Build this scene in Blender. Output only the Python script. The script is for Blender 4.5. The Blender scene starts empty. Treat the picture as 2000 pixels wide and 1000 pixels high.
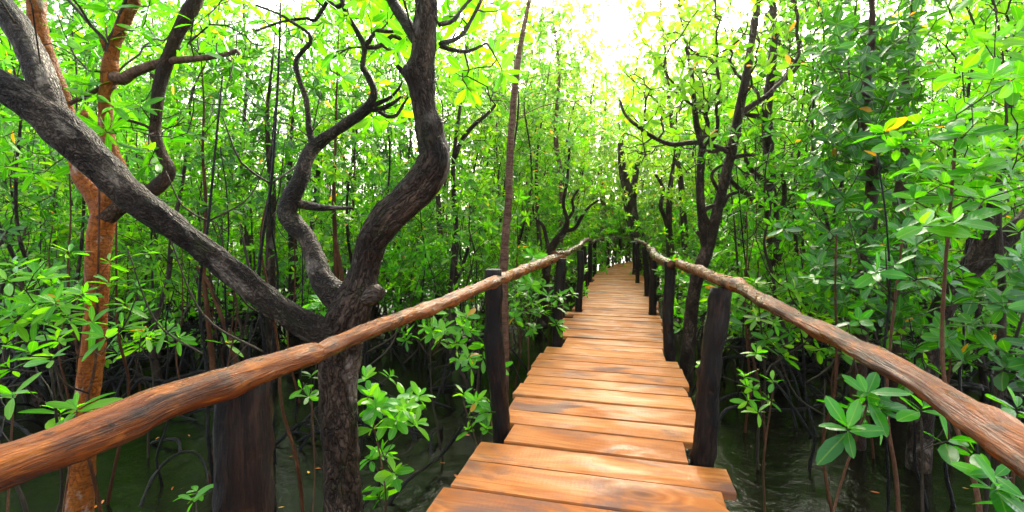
import bpy, math
import numpy as np
from mathutils import Vector, noise as mnoise

R = np.random.default_rng(7)
scene = bpy.context.scene
col = scene.collection
F, HX, HY, EYE = 900.0, 1000.0, 450.0, 1.32      # focal length in photo pixels, principal column, horizon row, eye height over the deck
WATER = -0.75


def P(px, py, Y):
    """photo pixel + distance -> point in metres"""
    return np.array([(px - HX) / F * Y, Y, EYE - (py - HY) / F * Y])


# ---------------------------------------------------------------- objects
def props(o, label=None, cat=None, group=None, kind=None):
    if label: o['label'] = label
    if cat: o['category'] = cat
    if group: o['group'] = group
    if kind: o['kind'] = kind
    return o


def empty(name, loc, label, cat, group=None):
    o = bpy.data.objects.new(name, None)
    col.objects.link(o)
    o.location = loc
    o.empty_display_size = 0.2
    return props(o, label, cat, group)


class MB:
    """collects geometry in numpy arrays, then links it as ONE mesh object"""
    def __init__(self):
        self.v, self.f3, self.f4, self.m3, self.m4, self.rest = [], [], [], [], [], []
        self.n = 0

    def add(self, v, f3=None, f4=None, mat=0, rest=None):
        v = np.asarray(v, float).reshape(-1, 3)
        self.v.append(v)
        self.rest.append(v if rest is None else np.asarray(rest, float).reshape(-1, 3))
        if f3 is not None and len(f3):
            self.f3.append(np.asarray(f3, int) + self.n); self.m3.append(np.full(len(f3), mat))
        if f4 is not None and len(f4):
            self.f4.append(np.asarray(f4, int) + self.n); self.m4.append(np.full(len(f4), mat))
        self.n += len(v)

    def mesh(self, name, mats, origin=(0, 0, 0), smooth=True):
        v = np.concatenate(self.v) - np.asarray(origin, float)
        rest = np.concatenate(self.rest)
        f3 = np.concatenate(self.f3) if self.f3 else np.zeros((0, 3), int)
        f4 = np.concatenate(self.f4) if self.f4 else np.zeros((0, 4), int)
        me = bpy.data.meshes.new(name)
        me.vertices.add(len(v)); me.vertices.foreach_set('co', v.ravel())
        nl = f3.size + f4.size
        me.loops.add(nl)
        me.loops.foreach_set('vertex_index', np.concatenate([f3.ravel(), f4.ravel()]).astype(np.int32))
        npoly = len(f3) + len(f4)
        me.polygons.add(npoly)
        starts = np.concatenate([np.arange(len(f3)) * 3, f3.size + np.arange(len(f4)) * 4]).astype(np.int32)
        me.polygons.foreach_set('loop_start', starts)
        mi = np.concatenate([np.concatenate(self.m3) if self.m3 else np.zeros(0), np.concatenate(self.m4) if self.m4 else np.zeros(0)]).astype(np.int32)
        me.polygons.foreach_set('material_index', mi)
        me.polygons.foreach_set('use_smooth', np.full(npoly, smooth))
        a = me.attributes.new('rest', 'FLOAT_VECTOR', 'POINT')
        a.data.foreach_set('vector', rest.ravel().astype(np.float32))
        me.update(calc_edges=True)
        for m in mats: me.materials.append(m)
        return me

    def build(self, name, mats, parent=None, origin=None, smooth=True, loc=None):
        if not isinstance(mats, (list, tuple)): mats = [mats]
        if origin is None:
            origin = np.array(parent.location) if parent is not None else np.zeros(3)
        me = self.mesh(name, mats, origin, smooth)
        o = bpy.data.objects.new(name, me)
        col.objects.link(o)
        if parent is not None: o.parent = parent
        else: o.location = origin
        return o


# ---------------------------------------------------------------- curves and tubes
def spline(pts, step):
    """Catmull-Rom through rows of (x, y, z, r...), resampled to about `step`"""
    p = np.asarray(pts, float)
    if len(p) < 3:
        n = max(2, int(np.linalg.norm(p[1, :3] - p[0, :3]) / step) + 1)
        t = np.linspace(0, 1, n)[:, None]
        return p[0] * (1 - t) + p[1] * t
    q = np.vstack([2 * p[0] - p[1], p, 2 * p[-1] - p[-2]])
    out = []
    for i in range(1, len(q) - 2):
        p0, p1, p2, p3 = q[i - 1], q[i], q[i + 1], q[i + 2]
        n = max(1, int(np.linalg.norm(p2[:3] - p1[:3]) / step))
        t = (np.arange(n) / n)[:, None]
        out.append(.5 * (2 * p1 + (p2 - p0) * t + (2 * p0 - 5 * p1 + 4 * p2 - p3) * t**2 + (3 * p1 - p0 - 3 * p2 + p3) * t**3))
    out.append(q[-2][None])
    return np.vstack(out)


def tube(mb, pts, rad, sides, mat=0, amp=0.0, freq=8.0, ridge=0.0, seed=0.0, knots=(), cap=True, s0=0.0):
    """a bent tapering limb; amp = lumps, ridge = bark ridges (metres), knots = (s, angle, height, size)"""
    p = np.asarray(pts, float)[:, :3]; rad = np.asarray(rad, float)
    n = len(p)
    tan = np.gradient(p, axis=0); tan /= np.linalg.norm(tan, axis=1)[:, None] + 1e-12
    up = np.array([0, 1.0, 0]) if abs(tan[0, 1]) < .9 else np.array([1.0, 0, 0])
    u = np.zeros((n, 3))
    a = up - tan[0] * up.dot(tan[0]); u[0] = a / np.linalg.norm(a)
    for i in range(1, n):
        a = u[i - 1] - tan[i] * u[i - 1].dot(tan[i]); u[i] = a / (np.linalg.norm(a) + 1e-12)
    w = np.cross(tan, u)
    s = np.concatenate([[0], np.cumsum(np.linalg.norm(np.diff(p, axis=0), axis=1))]) + s0
    th = np.linspace(0, 2 * np.pi, sides, endpoint=False)
    c, sn = np.cos(th), np.sin(th)
    rr = np.repeat(rad[:, None], sides, 1)
    rest = np.stack([rad.mean() * c[None] + 0 * rr, rad.mean() * sn[None] + 0 * rr, np.repeat(s[:, None], sides, 1)], -1)
    if amp or ridge:
        d = np.zeros((n, sides))
        for i in range(n):
            for j in range(sides):
                x, y, z = rest[i, j]
                if amp: d[i, j] += amp * mnoise.fractal(Vector((x * freq + seed, y * freq, z * freq * .6)), 1.0, 2.1, 3)
                if ridge: d[i, j] += ridge * (abs(mnoise.noise(Vector((x * freq * 6, y * freq * 6 + seed, z * freq * 1.6)))) * 2 - .4)
        rr = rr + d
    for (ks, ka, kh, kz) in knots:
        da = np.abs((th - ka + np.pi) % (2 * np.pi) - np.pi)
        g = np.exp(-((s[:, None] - ks) / kz)**2 - (da[None] * rad[:, None] / kz)**2)
        rr = rr + kh * g
    v = p[:, None] + rr[..., None] * (c[None, :, None] * u[:, None] + sn[None, :, None] * w[:, None])
    v = v.reshape(-1, 3); rest = rest.reshape(-1, 3)
    i, j = np.meshgrid(np.arange(n - 1), np.arange(sides), indexing='ij')
    a = i * sides + j; b = i * sides + (j + 1) % sides
    f4 = np.stack([a, b, b + sides, a + sides], -1).reshape(-1, 4)
    f3 = []
    if cap:
        e0, e1 = len(v), len(v) + 1
        v = np.vstack([v, p[0] - tan[0] * rad[0] * .12, p[-1] + tan[-1] * rad[-1] * .12])
        rest = np.vstack([rest, [0, 0, s[0]], [0, 0, s[-1]]])
        jj = np.arange(sides); kk = (jj + 1) % sides
        f3 = np.vstack([np.stack([np.full(sides, e0), kk, jj], -1), np.stack([np.full(sides, e1), (n - 1) * sides + jj, (n - 1) * sides + kk], -1)])
    mb.add(v, f3, f4, mat, rest)


# ---------------------------------------------------------------- leaves
def leaves(mb, pos, axis, rng, L=.13, W=.4, n=(6, 9), mat=1, hi=True, tilt=(35, 95), spread=.25, petiole=.12):
    """rosettes of blade-shaped leaves at pos, each round its axis"""
    pos = np.asarray(pos, float); axis = np.asarray(axis, float)
    axis = axis / (np.linalg.norm(axis, axis=1)[:, None] + 1e-9)
    cnt = rng.integers(n[0], n[1] + 1, len(pos))
    idx = np.repeat(np.arange(len(pos)), cnt)
    k = np.concatenate([np.arange(c) for c in cnt]); frac = k / np.repeat(cnt, cnt)
    A = axis[idx]; N = len(idx)
    ref = np.where(np.abs(A[:, 2:3]) < .9, [[0, 0, 1.]], [[1., 0, 0]])
    e1 = np.cross(A, ref); e1 /= np.linalg.norm(e1, axis=1)[:, None]
    e2 = np.cross(A, e1)
    ph = np.repeat(rng.uniform(0, 6.28, len(pos)), cnt) + k * 2.39996 + rng.normal(0, .2, N)
    rad = np.cos(ph)[:, None] * e1 + np.sin(ph)[:, None] * e2
    te = np.radians(tilt[0] + (tilt[1] - tilt[0]) * (1 - frac) + rng.normal(0, 12, N))[:, None]
    d = np.cos(te) * A + np.sin(te) * rad
    nn = np.sin(te) * A - np.cos(te) * rad
    roll = rng.normal(0, .45, N)[:, None]
    s = np.cross(d, nn)
    s, nn = s * np.cos(roll) + nn * np.sin(roll), nn * np.cos(roll) - s * np.sin(roll)
    ln = (L * rng.uniform(.58, 1.22, N) * (1 - .35 * frac))[:, None]
    wd = ln * W * rng.uniform(.85, 1.15, N)[:, None] * .5
    droop = ln * rng.uniform(.02, spread, N)[:, None]
    o = pos[idx] + A * ((frac - .5) * .25 * L)[:, None]

    def st(t, w, up=0.0):
        return o + d * ln * (petiole + t) - nn * droop * t * t + s * wd * w + nn * wd * up
    if hi:
        V = np.stack([o + d * ln * .03,
                      st(.12, .55, .12), st(.14, 0), st(.12, -.55, .12),
                      st(.42, 1, .22), st(.42, 0), st(.42, -1, .22),
                      st(.74, .86, .16), st(.74, 0), st(.74, -.86, .16),
                      st(.93, .42, .05), st(.93, -.42, .05),
                      st(1, 0)], 1)
        nv = 13
        t3 = np.array([[0, 1, 2], [0, 2, 3], [8, 10, 12], [8, 12, 11]])
        t4 = np.array([[1, 4, 5, 2], [2, 5, 6, 3], [4, 7, 8, 5], [5, 8, 9, 6], [7, 10, 8, 8], [8, 11, 9, 9]])
        t3 = np.vstack([t3, [[7, 10, 8], [8, 11, 9]]]); t4 = t4[:4]
    else:
        V = np.stack([o + d * ln * .03, st(.4, 1, .15), st(.4, -1, .15), st(.8, .75), st(.8, -.75), st(1, 0)], 1)
        nv = 6
        t3 = np.array([[0, 1, 2], [3, 5, 4]]); t4 = np.array([[1, 3, 4, 2]])
    base = np.arange(N)[:, None, None] * nv
    loc = np.array([(0, 0), (.55, .12), (0, .14), (-.55, .12), (1, .42), (0, .42), (-1, .42), (.86, .74), (0, .74), (-.86, .74), (.42, .93), (-.42, .93), (0, 1)]) if hi else np.array([(0, 0), (1, .4), (-1, .4), (.75, .8), (-.75, .8), (0, 1)])
    rest = np.tile(np.column_stack([loc, np.zeros(nv)])[None], (N, 1, 1))
    mb.add(V.reshape(-1, 3), (base + t3[None]).reshape(-1, 3), (base + t4[None]).reshape(-1, 4), mat, rest)


# ---------------------------------------------------------------- growing branch skeletons
class Skel:
    def __init__(self, cap=60000):
        self.p = np.zeros((cap, 3)); self.par = np.full(cap, -1); self.len = np.zeros(cap); self.rmin = np.zeros(cap); self.main = np.zeros(cap, bool)
        self.n = 0

    def node(self, p, par, r=0.0, main=False):
        i = self.n
        self.p[i] = p; self.par[i] = par; self.rmin[i] = r; self.main[i] = main
        self.len[i] = 0 if par < 0 else self.len[par] + np.linalg.norm(p - self.p[par])
        self.n += 1
        return i

    def chain(self, pts, par=-1, main=True):
        ids = []
        for q in pts:
            par = self.node(np.asarray(q[:3], float), par, q[3], main); ids.append(par)
        return ids

    def grow(self, tips, rng, wig=.12, alpha=.35, step=.1, lo=0, tropism=.5, skip=0):
        """attach each tip to the best node with a curved, wiggly twig; returns tip directions"""
        tips = np.asarray(tips, float)
        n0 = self.n
        d0 = np.min(np.linalg.norm(tips[:, None] - self.p[None, skip:n0:3], axis=2), axis=1)
        dirs = np.zeros_like(tips)
        for q in np.argsort(d0):
            t = tips[q]; m = self.n
            dv = t - self.p[skip:m]; dist = np.linalg.norm(dv, axis=1)
            cost = dist * (1 + .5 * np.clip(-dv[:, 2] / (dist + 1e-6), -.3, 1)) + alpha * self.len[skip:m]
            a = skip + int(np.argmin(cost)); b = self.p[a]
            D = np.linalg.norm(t - b)
            pv = b - self.p[self.par[a]] if self.par[a] >= 0 else np.array([0, 0, 1.])
            pv = pv / (np.linalg.norm(pv) + 1e-9); to = (t - b) / (D + 1e-9)
            c1 = b + D * .45 * (to * .75 + pv * .3 + rng.normal(0, wig, 3) * 1.2 - np.array([0, 0, .15]) * tropism)
            k = max(2, int(D / step))
            off = rng.normal(0, wig * .22, (k + 1, 3)) * min(D, .5)
            par = a
            for j in range(1, k + 1):
                u = j / k
                x = b * (1 - u)**2 + 2 * u * (1 - u) * c1 + t * u * u + off[j] * math.sin(math.pi * u)
                par = self.node(x, par)
            dirs[q] = self.p[par] - self.p[self.par[par]]
        dirs /= np.linalg.norm(dirs, axis=1)[:, None] + 1e-9
        return dirs

    def radii(self, tip=.0028, e=2.3):
        n = self.n
        acc = np.zeros(n); kids = [[] for _ in range(n)]
        for i in range(n):
            if self.par[i] >= 0: kids[self.par[i]].append(i)
        r = np.zeros(n)
        for i in range(n - 1, -1, -1):
            v = acc[i] ** (1 / e) if acc[i] > 0 else tip
            r[i] = max(v, self.rmin[i]) if not self.main[i] else max(self.rmin[i], .003)
            if self.par[i] >= 0: acc[self.par[i]] += r[i] ** e if not self.main[i] else 0
        self.r, self.kids = r, kids
        return r

    def chains(self):
        out, stack = [], [i for i in range(self.n) if self.par[i] < 0]
        stack = [(i, None) for i in stack]
        while stack:
            i, b = stack.pop()
            ch = [i] if b is None else [b, i]
            main = self.main[i]
            while self.kids[i]:
                ks = self.kids[i]
                same = [k for k in ks if self.main[k] == main] if main else ks
                if main and not same:
                    for k in ks: stack.append((k, i))
                    break
                nx = max(same, key=lambda k: self.r[k])
                for k in ks:
                    if k != nx: stack.append((k, i))
                ch.append(nx); i = nx
            out.append((ch, main))
        return out

    def twigs(self, mb, mat, thick=None, thick_mat=0, thick_mb=None, sides=4, amp=.0):
        for ch, main in self.chains():
            if main: continue
            r = self.r[ch].copy(); r[0] = min(r[0], r[1] * 1.25)
            big = r[1] > (thick or 9)
            tgt = thick_mb if (big and thick_mb is not None) else mb
            tube(tgt, self.p[ch], r, 6 if big else sides, thick_mat if big else mat, cap=False)


# ---------------------------------------------------------------- materials
def new_mat(name):
    m = bpy.data.materials.new(name); m.use_nodes = True
    nt = m.node_tree; nt.nodes.clear()
    out = nt.nodes.new('ShaderNodeOutputMaterial')
    return m, nt, out


def N(nt, t, **kw):
    n = nt.nodes.new('ShaderNode' + t)
    for k, v in kw.items():
        if k in n.inputs: n.inputs[k].default_value = v
        else: setattr(n, k, v)
    return n


def ramp(nt, fac, stops, interp='LINEAR'):
    n = nt.nodes.new('ShaderNodeValToRGB'); n.color_ramp.interpolation = interp
    e = n.color_ramp.elements
    while len(e) < len(stops): e.new(.5)
    for i, (p, c) in enumerate(stops):
        e[i].position = p; e[i].color = (*c, 1) if len(c) == 3 else c
    nt.links.new(fac, n.inputs[0])
    return n.outputs[0]


def mixc(nt, fac, a, b, mode='MIX'):
    n = nt.nodes.new('ShaderNodeMix'); n.data_type = 'RGBA'; n.blend_type = mode
    for s, v in ((n.inputs[0], fac), (n.inputs[6], a), (n.inputs[7], b)):
        if hasattr(v, 'node'): nt.links.new(v, s)
        else: s.default_value = v if not isinstance(v, tuple) else (*v, 1)
    return n.outputs[2]


def math_(nt, op, a, b=0.0, clamp=False):
    n = nt.nodes.new('ShaderNodeMath'); n.operation = op; n.use_clamp = clamp
    for s, v in ((n.inputs[0], a), (n.inputs[1], b)):
        if hasattr(v, 'node'): nt.links.new(v, s)
        else: s.default_value = v
    return n.outputs[0]


def rest_coords(nt, scale=(1, 1, 1), rnd=True):
    a = N(nt, 'Attribute', attribute_name='rest')
    mp = N(nt, 'Mapping'); mp.inputs['Scale'].default_value = scale
    nt.links.new(a.outputs['Vector'], mp.inputs[0])
    if rnd:
        oi = N(nt, 'ObjectInfo')
        sc = math_(nt, 'MULTIPLY', oi.outputs['Random'], 37.0)
        nt.links.new(sc, mp.inputs['Location'])
    return mp.outputs[0]


def noise_tex(nt, vec, scale, detail=5.0, rough=.6, dist=0.0):
    n = N(nt, 'TexNoise', Scale=scale, Detail=detail, Roughness=rough, Distortion=dist)
    nt.links.new(vec, n.inputs['Vector'])
    return n.outputs['Fac']


def bump(nt, h, strength, dist, chain=None):
    b = N(nt, 'Bump', Strength=strength, Distance=dist)
    nt.links.new(h, b.inputs['Height'])
    if chain is not None: nt.links.new(chain, b.inputs['Normal'])
    return b.outputs[0]


def principled(nt, out, colr, rough, normal=None, spec=.5, coat=0.0):
    p = N(nt, 'BsdfPrincipled')
    for s, v in (('Base Color', colr), ('Roughness', rough), ('Specular IOR Level', spec), ('Coat Weight', coat)):
        if hasattr(v, 'node'): nt.links.new(v, p.inputs[s])
        else: p.inputs[s].default_value = (*v, 1) if isinstance(v, tuple) else v
    if normal is not None: nt.links.new(normal, p.inputs['Normal'])
    nt.links.new(p.outputs[0], out.inputs[0])
    return p


def leaf_mat(name, c1, c2, c3, trans=.45, yellow=.99, rough=.28, spec=.32):
    """c1..c3: range of leaf greens; a few old leaves are yellow or orange"""
    m, nt, out = new_mat(name)
    g = N(nt, 'NewGeometry'); oi = N(nt, 'ObjectInfo')
    r = g.outputs['Random Per Island']
    f = math_(nt, 'ADD', math_(nt, 'MULTIPLY', r, .7), math_(nt, 'MULTIPLY', oi.outputs['Random'], .3))
    c = ramp(nt, f, [(0.05, c1), (.5, c2), (.95, c3)])
    r2 = math_(nt, 'FRACT', math_(nt, 'MULTIPLY', r, 91.7))
    old = math_(nt, 'GREATER_THAN', r2, yellow)
    c = mixc(nt, old, c, (.42, .2, .015))
    geo = N(nt, 'TexCoord')
    sp = noise_tex(nt, geo.outputs['Object'], 28, 3)
    c = mixc(nt, math_(nt, 'MULTIPLY', sp, .35), c, mixc(nt, .5, c, (.02, .05, .008)))
    at = N(nt, 'Attribute', attribute_name='rest'); sx = N(nt, 'SeparateXYZ'); nt.links.new(at.outputs['Vector'], sx.inputs[0])
    ax = math_(nt, 'ABSOLUTE', sx.outputs[0])
    rib = ramp(nt, ax, [(.03, (1, 1, 1)), (.11, (0, 0, 0))])
    c = mixc(nt, math_(nt, 'MULTIPLY', rib, .4), c, mixc(nt, .5, c, (.3, .42, .08)))
    vn = math_(nt, 'PINGPONG', math_(nt, 'ADD', math_(nt, 'MULTIPLY', sx.outputs[1], 9.0), math_(nt, 'MULTIPLY', ax, -2.2)), .5)
    bn = bump(nt, math_(nt, 'ADD', vn, math_(nt, 'MULTIPLY', sp, 1.5)), .35, .003)
    tr = mixc(nt, 1.0, c, (3.5, 3.2, .5), 'MULTIPLY')
    p = N(nt, 'BsdfPrincipled')
    nt.links.new(c, p.inputs['Base Color'])
    p.inputs['Roughness'].default_value = rough; p.inputs['Specular IOR Level'].default_value = spec
    nt.links.new(bn, p.inputs['Normal'])
    t = N(nt, 'BsdfTranslucent'); nt.links.new(tr, t.inputs['Color'])
    mx = N(nt, 'MixShader'); mx.inputs[0].default_value = trans
    nt.links.new(p.outputs[0], mx.inputs[1]); nt.links.new(t.outputs[0], mx.inputs[2])
    nt.links.new(mx.outputs[0], out.inputs[0])
    return m


def bark_mat(name, dark, mid, light, crack=16.0, stretch=.3, bumpd=.012, patch=None, patch_at=.62, rough=(.35, .75), rings=False, moss=0.0):
    m, nt, out = new_mat(name)
    v = rest_coords(nt, (1, 1, stretch))
    n1 = noise_tex(nt, v, crack * .5, 8, .65, .3)
    vo = N(nt, 'TexVoronoi', Scale=crack); vo.feature = 'DISTANCE_TO_EDGE'
    dv = N(nt, 'VectorMath', operation='ADD')
    nz = N(nt, 'TexNoise', Scale=crack * .9, Detail=4.0)
    nt.links.new(v, nz.inputs['Vector'])
    sc = N(nt, 'VectorMath', operation='SCALE'); sc.inputs['Scale'].default_value = .3
    nt.links.new(nz.outputs['Color'], sc.inputs[0])
    nt.links.new(v, dv.inputs[0]); nt.links.new(sc.outputs[0], dv.inputs[1])
    nt.links.new(dv.outputs[0], vo.inputs['Vector'])
    ck = ramp(nt, vo.outputs['Distance'], [(0, (0, 0, 0)), (.12, (.6, .6, .6)), (.4, (1, 1, 1))])
    fine = noise_tex(nt, v, crack * 5, 6, .7)
    c = ramp(nt, n1, [(.3, dark), (.5, mid), (.72, light)])
    c = mixc(nt, .75, c, mixc(nt, 1.0, c, ck, 'MULTIPLY'))
    c = mixc(nt, ramp(nt, fine, [(.35, (.0, .0, .0)), (.7, (1, 1, 1))]), mixc(nt, .55, c, dark), c)
    h = math_(nt, 'ADD', math_(nt, 'MULTIPLY', ck, .6), math_(nt, 'ADD', n1, math_(nt, 'MULTIPLY', fine, .35)))
    if rings:
        vr = rest_coords(nt, (1.2, 1.2, 9))
        rg = noise_tex(nt, vr, 4.5, 5, .6, .5)
        rr = ramp(nt, rg, [(.42, (0, 0, 0)), (.5, (1, 1, 1)), (.58, (0, 0, 0))])
        c = mixc(nt, math_(nt, 'MULTIPLY', rr, .28), c, light)
        h = math_(nt, 'ADD', h, math_(nt, 'MULTIPLY', rr, .35))
    if patch:
        pv = rest_coords(nt, (1, 1, .55))
        pn = noise_tex(nt, pv, 5.5, 7, .62, .4)
        pm = ramp(nt, pn, [(patch_at - .03, (0, 0, 0)), (patch_at + .05, (1, 1, 1))])
        pm2 = math_(nt, 'MULTIPLY', pm, ramp(nt, fine, [(.32, (.2, .2, .2)), (.55, (1, 1, 1))]))
        c = mixc(nt, math_(nt, 'MULTIPLY', pm2, .85), c, patch)
    if moss:
        mn = noise_tex(nt, rest_coords(nt, (1, 1, .6)), 7, 6, .7)
        c = mixc(nt, math_(nt, 'MULTIPLY', ramp(nt, mn, [(.55, (0, 0, 0)), (.7, (1, 1, 1))]), moss), c, (.035, .06, .012))
    ro = ramp(nt, n1, [(.3, (rough[0],) * 3), (.7, (rough[1],) * 3)])
    principled(nt, out, c, ro, bump(nt, h, 1.0, bumpd * 1.4), .12)
    return m


def log_mat(name, a, b, c3, dark, darkat=.55, rough=(.2, .62), grain=60.0, spec=.35):
    """peeled, wet pole wood: grain along the pole, dark weathered patches"""
    m, nt, out = new_mat(name)
    v = rest_coords(nt, (1, 1, .06))
    g = noise_tex(nt, v, grain, 6, .65, .6)
    v2 = rest_coords(nt, (1, 1, .28))
    big = noise_tex(nt, v2, 9, 6, .6, .8)
    c = ramp(nt, g, [(.3, a), (.52, b), (.75, c3)])
    dm = ramp(nt, big, [(darkat - .06, (0, 0, 0)), (darkat + .1, (1, 1, 1))])
    c = mixc(nt, math_(nt, 'MULTIPLY', dm, .88), c, dark)
    fg = noise_tex(nt, rest_coords(nt, (1, 1, .05)), grain * 5, 4, .7)
    c = mixc(nt, math_(nt, 'MULTIPLY', ramp(nt, fg, [(.4, (1, 1, 1)), (.55, (0, 0, 0))]), .6), c, mixc(nt, .6, c, dark))
    kv = N(nt, 'TexVoronoi', Scale=9.0); nt.links.new(rest_coords(nt, (1, 1, .5)), kv.inputs['Vector'])
    c = mixc(nt, math_(nt, 'MULTIPLY', ramp(nt, kv.outputs['Distance'], [(.06, (1, 1, 1)), (.16, (0, 0, 0))]), .8), c, dark)
    st = noise_tex(nt, rest_coords(nt, (1, 1, .02)), grain * 1.3, 3, .5)
    c = mixc(nt, ramp(nt, st, [(.6, (0, 0, 0)), (.68, (1, 1, 1))]), c, mixc(nt, .7, c, dark))
    bl = noise_tex(nt, rest_coords(nt, (1, 1, .45)), 30, 6, .65, .4)
    c = mixc(nt, math_(nt, 'MULTIPLY', ramp(nt, bl, [(.56, (0, 0, 0)), (.64, (1, 1, 1))]), .75), c, dark)
    c = mixc(nt, math_(nt, 'MULTIPLY', ramp(nt, bl, [(.36, (1, 1, 1)), (.44, (0, 0, 0))]), .5), c, c3)
    big = math_(nt, 'ADD', big, math_(nt, 'MULTIPLY', bl, .7))
    ro = ramp(nt, noise_tex(nt, v2, 14, 4), [(.42, (rough[0],) * 3), (.58, (rough[1],) * 3)])
    h = math_(nt, 'ADD', math_(nt, 'ADD', g, math_(nt, 'MULTIPLY', fg, .4)), math_(nt, 'MULTIPLY', big, .8))
    principled(nt, out, c, ro, bump(nt, h, 1.0, .010), spec)
    return m


M = {}
M['leaf'] = leaf_mat('mangrove leaf', (.008, .065, .005), (.036, .165, .005), (.13, .27, .007), .55)
M['leaf_backlit'] = leaf_mat('backlit-yellow leaf', (.04, .16, .004), (.09, .23, .005), (.16, .28, .007), .52, .986)  # yellower green: backlight round the sky gap put into the leaf colour
M['leaf_dark'] = leaf_mat('dark glossy leaf', (.006, .05, .004), (.014, .10, .005), (.032, .16, .006), .42, .993, .24, .36)
M['leaf_fresh'] = leaf_mat('fresh bright leaf', (.022, .15, .005), (.055, .24, .007), (.13, .32, .010), .48, .99, .26, .32)
M['leaf_gloss'] = leaf_mat('wet glossy leaf', (.008, .08, .005), (.020, .16, .005), (.06, .25, .007), .4, .995, .22, .4)
M['bark_dark'] = bark_mat('dark furrowed bark', (.008, .005, .0035), (.042, .025, .015), (.18, .12, .082), 20, .35, .02, patch=(.15, .12, .10), patch_at=.6, moss=.25)
M['bark_grey'] = bark_mat('grey bark', (.008, .0055, .004), (.036, .025, .017), (.165, .122, .088), 24, .5, .014, patch=(.19, .155, .12), patch_at=.61, moss=.2)
M['bark_brown'] = bark_mat('brown crusted bark', (.02, .011, .007), (.07, .036, .02), (.19, .11, .07), 24, .4, .013, patch=(.30, .24, .20), patch_at=.66)
M['bark_red'] = bark_mat('red-brown bark', (.12, .024, .003), (.32, .080, .007), (.42, .15, .024), 14, .5, .007, patch=(.40, .34, .28), patch_at=.6, rings=True)
M['bark_pale'] = bark_mat('pale pinkish bark', (.05, .02, .011), (.13, .062, .036), (.28, .17, .12), 26, .3, .004, rings=True)
M['bark_stem'] = bark_mat('thin stem bark', (.02, .013, .01), (.065, .042, .03), (.19, .13, .095), 30, .3, .006)
M['bark_rust'] = bark_mat('rusty stem bark', (.04, .014, .006), (.11, .038, .014), (.24, .11, .05), 30, .3, .005)
M['twig'] = bark_mat('twig bark', (.018, .013, .009), (.05, .036, .024), (.12, .09, .06), 40, .3, .002)
M['twig_red'] = bark_mat('reddish twig', (.07, .028, .014), (.16, .07, .035), (.28, .16, .09), 40, .3, .002)
M['root'] = bark_mat('wet black root', (.003, .003, .003), (.009, .008, .0075), (.04, .036, .032), 26, .25, .006, rough=(.12, .45))
M['rail'] = log_mat('wet peeled pole', (.05, .011, .002), (.19, .047, .003), (.35, .11, .010), (.010, .006, .005), .53, spec=.18)
M['rail_dark'] = log_mat('dark weathered wet pole', (.03, .007, .001), (.15, .036, .002), (.27, .080, .007), (.008, .005, .004), .51, spec=.12)
M['rail_old'] = log_mat('weathered pole', (.03, .009, .003), (.085, .028, .007), (.14, .056, .019), (.016, .010, .008), .53, spec=.15)
M['post'] = log_mat('dark wet post', (.004, .0025, .002), (.009, .005, .0035), (.04, .019, .011), (.003, .0028, .0028), .5, (.3, .65), 45, .15)


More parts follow.
